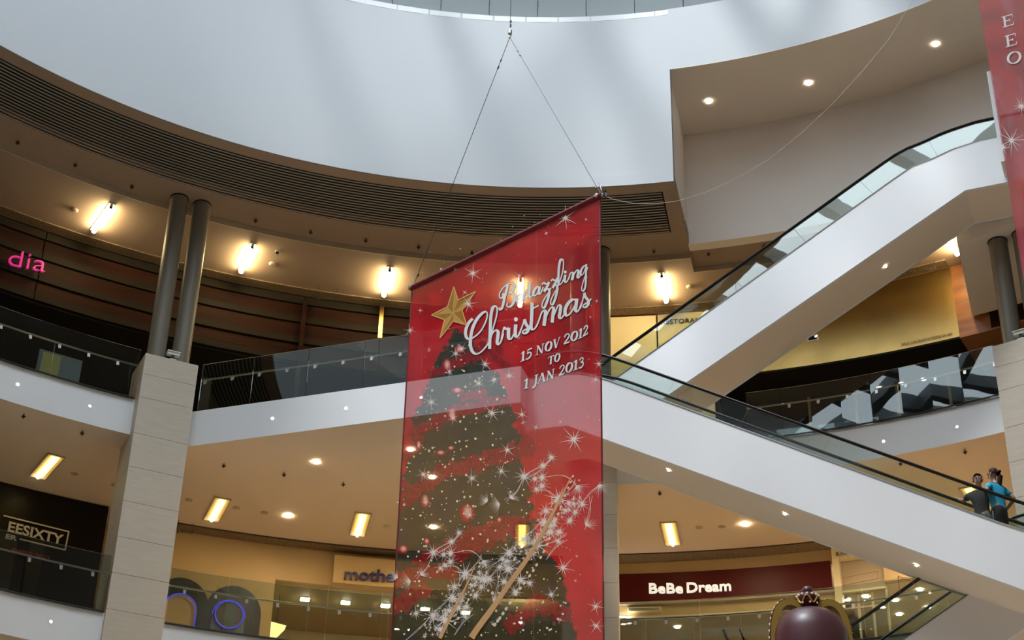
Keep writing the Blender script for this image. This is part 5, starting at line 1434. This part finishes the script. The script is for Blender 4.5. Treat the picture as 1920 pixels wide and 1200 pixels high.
# ================================================================ two people on the escalator
UE, NE = U1, N1
def skin_mesh(name, verts, edges, mats, parent, sub=2, face_mat=None):
    """verts: [(Vector world, rx, ry)]"""
    org = wloc(parent)
    me = bpy.data.meshes.new(name); me.from_pydata([tuple(v[0]-org) for v in verts], edges, [])
    o = link(bpy.data.objects.new(name, me)); o.parent = parent
    md = o.modifiers.new('skin', 'SKIN'); md.use_smooth_shade = True
    sk = me.skin_vertices[0].data
    for i, v in enumerate(verts): sk[i].radius = (v[1], v[2])
    sk[0].use_root = True
    ss = o.modifiers.new('sub', 'SUBSURF'); ss.levels = sub; ss.render_levels = sub
    me.materials.append(MATS[mats])
    return o
def hand(V, E, wrist, root_i, d, up_, curl):
    """palm and five fingers as skinned chains; d points along the hand"""
    side = d.cross(up_).normalized(); base = len(V)
    palm = wrist + d*0.055; V.append((palm, 0.022, 0.032)); E.append((root_i, base))
    for k, (o_, L) in enumerate(((-0.032, 0.060), (-0.011, 0.075), (0.011, 0.072), (0.031, 0.055))):
        a = palm + d*0.035 + side*o_; b = a + d*(L*0.55) + curl*0.012; c = b + d*(L*0.25) + curl*0.035
        i = len(V); V.extend([(a, 0.0095, 0.0095), (b, 0.009, 0.009), (c, 0.008, 0.008)]); E.extend([(base, i), (i, i+1), (i+1, i+2)])
    a = wrist + d*0.03 + side*(-0.035); b = a + d*0.035 - side*0.02 + curl*0.02
    i = len(V); V.extend([(a, 0.011, 0.011), (b, 0.009, 0.009)]); E.extend([(base, i), (i, i+1)])

def person(label, foot, scale, face, head_dir, arms, cloth, hairm, female):
    """foot: point on the step; face: horizontal direction the chest faces; arms: (upper, fore) directions for right and left"""
    z = Vector((0,0,1)); f = face.normalized(); r = f.cross(z).normalized()       # r: person's right side
    S = scale; root = thing('person', label, 'person', foot)
    pel = foot + z*0.92*S
    V = []; E = []
    def add(p, a, b=None):
        V.append((p, a*S, (b if b else a)*S)); return len(V)-1
    def lk(a, b): E.append((a, b))
    i0 = add(pel, 0.125, 0.105); i1 = add(pel + z*0.20*S, 0.115, 0.09); i2 = add(pel + z*0.42*S, 0.135, 0.10); i3 = add(pel + z*0.53*S, 0.075, 0.07)
    for a, b in ((i0, i1), (i1, i2), (i2, i3)): lk(a, b)
    nk = add(pel + z*0.60*S + f*0.01, 0.05); h0 = add(pel + z*0.67*S + f*0.03 + head_dir*0.01, 0.062); h1 = add(pel + z*0.74*S + head_dir*0.025, 0.078, 0.085); h2 = add(pel + z*0.80*S + head_dir*0.005, 0.070, 0.075)
    lk(i3, nk); lk(nk, h0); lk(h0, h1); lk(h1, h2)
    joints = {}
    for sd, nm in ((1, 'R'), (-1, 'L')):
        sh = add(pel + z*0.48*S + r*(sd*0.17*S), 0.055); up_, fo = arms[nm]
        el = add(V[sh][0] + up_.normalized()*(0.28*S if up_.length < 0.28 or up_.length > 0.42 else up_.length), 0.042); wr = add(V[el][0] + fo.normalized()*(0.25*S if fo.length < 0.3 or fo.length > 0.6 else fo.length), 0.028)
        lk(i2, sh); lk(sh, el); lk(el, wr)
        joints[nm] = (V[sh][0].copy(), V[el][0].copy(), V[wr][0].copy())
        cr = fo.normalized().cross(r*sd)
        hand(V, E, V[wr][0], wr, fo.normalized(), Vector((0,0,1)) if abs(fo.normalized().z) < 0.8 else f, Vector((0,0,-1)))
        hp = add(pel - z*0.08*S + r*(sd*0.085*S), 0.085); kn = add(pel - z*0.46*S + r*(sd*0.09*S) + f*0.02, 0.058); an = add(foot + z*0.07*S + r*(sd*0.09*S) - f*0.01, 0.042); to = add(foot + z*0.035 + r*(sd*0.10*S) + f*0.14*S, 0.035)
        lk(i0, hp); lk(hp, kn); lk(kn, an); lk(an, to)
        joints['leg'+nm] = (V[hp][0].copy(), V[kn][0].copy(), V[an][0].copy())
    skin_mesh('body', V, E, 'skin_tan', root)
    # clothes
    V2 = []; E2 = []
    def add2(p, a, b=None): V2.append((p, a*S, (b if b else a)*S)); return len(V2)-1
    hem = -0.10 if not female else -0.11
    c0 = add2(pel + z*(hem*S), 0.155, 0.13); c1 = add2(pel + z*0.20*S, 0.145, 0.115); c2 = add2(pel + z*0.40*S, 0.160, 0.118); c3_ = add2(pel + z*0.52*S, 0.095, 0.085)
    for a, b in ((c0, c1), (c1, c2), (c2, c3_)): E2.append((a, b))
    for nm in ('R', 'L'):
        sh, el, wr = joints[nm]; a = add2(sh, 0.072); b = add2(sh + (el-sh)*0.72, 0.066); E2.append((c2, a)); E2.append((a, b))
    skin_mesh('shirt', V2, E2, cloth[0], root)
    V3 = []; E3 = []
    def add3(p, a, b=None): V3.append((p, a*S, (b if b else a)*S)); return len(V3)-1
    t0 = add3(pel + z*0.12*S, 0.135, 0.112); t1 = add3(pel - z*0.05*S, 0.150, 0.135); E3.append((t0, t1))
    for nm in ('R', 'L'):
        hp, kn, an = joints['leg'+nm]; a = add3(hp, 0.105); b = add3(kn, 0.078); E3 += [(t1, a), (a, b)]
        if cloth[2]: c = add3(an + z*0.03, 0.065); E3.append((b, c))
    skin_mesh('trousers' if cloth[2] else 'shorts', V3, E3, cloth[1], root)
    # head details
    hc = V[h1][0]; hd = head_dir.normalized(); hr = hd.cross(z).normalized(); hu = hr.cross(hd).normalized()
    def hp_(a, b, c): return hc + hr*(a*S) + hd*(b*S) + hu*(c*S)
    hair = MB()
    n1, n2 = 14, 12
    for i in range(n1+1):
        th = PI*i/n1*0.62
        for j in range(n2):
            ph = 2*PI*j/n2; x_, y_, zz_ = math.sin(th)*math.cos(ph), math.sin(th)*math.sin(ph), math.cos(th)
            lowf = 1.0
            if y_ > 0.35 and zz_ < 0.55: y_ = 0.35 + (y_-0.35)*0.1; 
            hair.v.append(tuple(hp_(x_*0.094, y_*0.105 - 0.012, zz_*0.105 + 0.03)))
    for i in range(n1):
        for j in range(n2): hair.f.append((i*n2+j, i*n2+(j+1) % n2, (i+1)*n2+(j+1) % n2, (i+1)*n2+j)); hair.m.append(0)
    ho = obj('hair', hair, hairm, root, smooth=True)
    if female:
        pts = [hp_(0, -0.085, 0.06), hp_(0, -0.135, 0.03), hp_(0, -0.15, -0.06), hp_(0, -0.135, -0.18), hp_(0, -0.12, -0.30), hp_(0, -0.115, -0.36)]
        obj('ponytail', MB().tube(pts, [0.03*S, 0.045*S, 0.05*S, 0.045*S, 0.03*S, 0.006], 10), hairm, ho, smooth=True)
    for s in (-1, 1):
        obj('ear', MB().ball(hp_(s*0.088, -0.005, -0.01), 0.026*S, 8, (0.5, 1, 1.3)), 'skin_tan', root, smooth=True)
        obj('eye', MB().ball(hp_(s*0.034, 0.083, 0.012), 0.013*S, 8, (1.2, 0.8, 0.7)), 'eye_dark', root, smooth=True)
        obj('eyebrow', MB().tube([hp_(s*0.016, 0.088, 0.036), hp_(s*0.036, 0.088, 0.042), hp_(s*0.056, 0.078, 0.036)], 0.006*S, 5), hairm, root)
    obj('nose', MB().tube([hp_(0, 0.084, 0.015), hp_(0, 0.102, -0.022), hp_(0, 0.088, -0.032)], [0.008*S, 0.015*S, 0.010*S], 8), 'skin_tan', root, smooth=True)
    obj('mouth', MB().tube([hp_(-0.026, 0.080, -0.056), hp_(0, 0.090, -0.054), hp_(0.026, 0.080, -0.056)], [0.004*S, 0.008*S, 0.004*S], 6), 'lips', root)
    return root, pel, r, f

def on_center(px, py, o=0.75):
    return PP(px, py, E1P + N1*o, AZ1)
MAN_H = on_center(1832, 888, 0.60); WOM_H = on_center(1862, 877, 0.40)
sm, sw = 0.98, 0.95
# crown of the head is about 1.80 (0.92+0.80+0.08) times the scale above the step
mf = MAN_H - Vector((0,0,1.80*sm)); wf = WOM_H - Vector((0,0,1.80*sw))
man_face = (-N1 - U1*0.15)
hrail = PP(1799, 936, E1P + N1*0.99, AZ1) + Vector((0, 0, 0.03))
sh_r = mf + Vector((0,0,(0.92+0.48)*sm)) + man_face.normalized().cross(Vector((0,0,1))).normalized()*0.17*sm
to_rail = hrail - sh_r
el = sh_r + to_rail*0.5 + Vector((0,0,-0.06))
man, mp_, mr, mfdir = person('man in dark t-shirt gripping the far handrail and looking up', mf, sm, man_face, (-N1 - U1*0.2 + Vector((0,0,0.35))).normalized(),
    {'R': (el-sh_r, hrail-el), 'L': (Vector((0.15,0,-1)), Vector((0.1,-0.2,-1)))}, ('tee_dark', 'shorts_grey', False), 'hair_black', False)
wom_face = (-U1*0.75 + N1*0.65)
wr_ = wom_face.normalized().cross(Vector((0,0,1))).normalized()
sh_l = wf + Vector((0,0,(0.92+0.48)*sw)) - wr_*0.17*sw
tgt = mf + Vector((0,0,(0.92+0.50)*sm)) + U1*0.10 - N1*0.10
el2 = sh_l + Vector((-0.10, -0.14, -0.16))
wom, wp_, wr__, wfd = person('woman in turquoise t-shirt with ponytail, arm on the shoulder of the man', wf, sw, wom_face, (-U1*0.9 + N1*0.45 + Vector((0,0,0.1))).normalized(),
    {'L': (el2-sh_l, tgt-el2), 'R': (U1*0.75 + Vector((0,0,-0.8)), -U1*0.55 + N1*0.35 + Vector((0,0,-0.5)))}, ('tee_blue', 'trousers', True), 'hair_brown', True)
sp_ = wp_ - wr__*0.172*sw
obj('trouser_stripe', MB().tube([sp_ + Vector((0,0,-0.04)), sp_ - wr__*0.01 + Vector((0,0,-0.30)), sp_ + Vector((0,0,-0.55))], 0.010, 5), 'stripe', wom)

# ================================================================ crown decoration
cc = PR(1521, 1200, 10.0) if False else None
d = ray(1521, 1207); cc = CAM + d*(22.0/d.y)
UX = Vector((1, 0, 0)); UZ = Vector((0, 0, 1)); UYc = Vector((0, 1, 0))
pxm = lambda n: n*(cc-CAM).length/ (F*1.0)
cr = thing('crown', 'large purple crown with gold jewelled arches at the bottom edge', 'decoration', (cc.x, cc.y, 0))
R0 = pxm(69)
topz = pxm(54)*1.18
prof = [(R0*0.93, -0.55), (R0*0.99, -0.3), (R0*1.0, -0.10), (R0*0.985, topz*0.22), (R0*0.92, topz*0.48), (R0*0.79, topz*0.72), (R0*0.60, topz*0.88), (R0*0.36, topz*0.965), (R0*0.15, topz*0.995), (0.01, topz)]
obj('dome', MB().lathe(prof, cc, 40), 'crown_purple', cr, smooth=True)
obj('rim', MB().lathe([(R0*1.0, -0.75), (R0*1.12, -0.72), (R0*1.12, -0.52), (R0*1.0, -0.50)], cc, 40), 'crown_gold', cr, smooth=True)
obj('stand', MB().lathe([(0.55, -cc.z + 0.0), (0.55, -cc.z+0.1), (0.18, -cc.z+0.3), (0.16, -1.2), (R0*0.9, -0.76)], cc, 24), 'crown_gold', cr, smooth=True)
for s in (-1, 1):
    path = [(0.13, topz*0.97), (0.22, topz*1.10), (0.36, topz*1.18), (0.50, topz*1.13), (0.62, topz*0.93), (0.69, topz*0.62), (0.72, topz*0.25), (0.73, -0.1), (0.72, -0.5)]
    path = [(a*R0/0.60*0.815, b) for a, b in path]
    C_ = catmull(path, 6); N_ = len(C_); mb = MB(); mr_ = MB(); gems = []
    for i in range(N_):
        d_ = (C_[min(i+1, N_-1)] - C_[max(i-1, 0)]).normalized(); nn = Vector((-d_.y, d_.x, 0))*(1)
        w = 0.045; dep = 0.09
        for a in (-w, w):
            for b in (-dep, dep):
                q = C_[i] + nn*a; mb.v.append(tuple(cc + UX*(s*q.x) + UZ*q.y + UYc*b))
        outw = C_[i] + nn*(w+0.004)
        for a in (0.0, 0.012):
            for b in (-0.075, 0.075):
                q = C_[i] + nn*(w+a); mr_.v.append(tuple(cc + UX*(s*q.x) + UZ*q.y + UYc*b))
    for M_ in (mb, mr_):
        for i in range(N_-1):
            a = 4*i; b = a+4
            for (p_, q_) in ((0,1),(1,3),(3,2),(2,0)): M_.f.append((a+p_, a+q_, b+q_, b+p_)); M_.m.append(0)
        M_.f += [(0,2,3,1), (4*N_-4, 4*N_-3, 4*N_-1, 4*N_-2)]; M_.m += [0, 0]
    ar = obj('arch', mb, 'crown_gold', cr)
    obj('jewel_band', mr_, 'maroon', ar)
    for i in range(8, N_, 3):
        d_ = (C_[min(i+1, N_-1)] - C_[i-1]).normalized(); q = C_[i] + Vector((-d_.y, d_.x, 0))*0.058
        obj('gem', MB().ball(cc + UX*(s*q.x) + UZ*q.y - UYc*0.03, 0.016, 6, (1, 1, 1.3)), 'gem', ar)
fz = topz
fin = obj('finial', MB().lathe([(0.13, fz-0.01), (0.155, fz+0.06), (0.17, fz+0.12), (0.145, fz+0.20), (0.10, fz+0.245)], cc, 24), 'maroon', cr, smooth=True)
obj('finial_ball', MB().ball(cc + UZ*(fz+0.285), 0.078, 12), 'crown_purple', cr, smooth=True)
wv = []
for i in range(49):
    a = 2*PI*i/48; h = fz + 0.115 + 0.055*math.sin(6*a + PI/2*0); rad = 0.172
    wv.append(cc + UX*(rad*math.cos(a)) + UYc*(rad*math.sin(a)) + UZ*h)
obj('wavy_trim', MB().tube(wv, 0.013, 6, cap=False), 'crown_gold', fin)
for i in range(14):
    a = 2*PI*i/14
    obj('gem', MB().ball(cc + UX*(0.155*math.cos(a)) + UYc*(0.155*math.sin(a)) + UZ*(fz+0.195), 0.020, 6), 'gem', fin)
for i in range(10):
    a = 2*PI*i/10 + 0.3
    obj('gem', MB().ball(cc + UX*(0.172*math.cos(a)) + UYc*(0.172*math.sin(a)) + UZ*(fz+0.06), 0.017, 6), 'gem', fin)
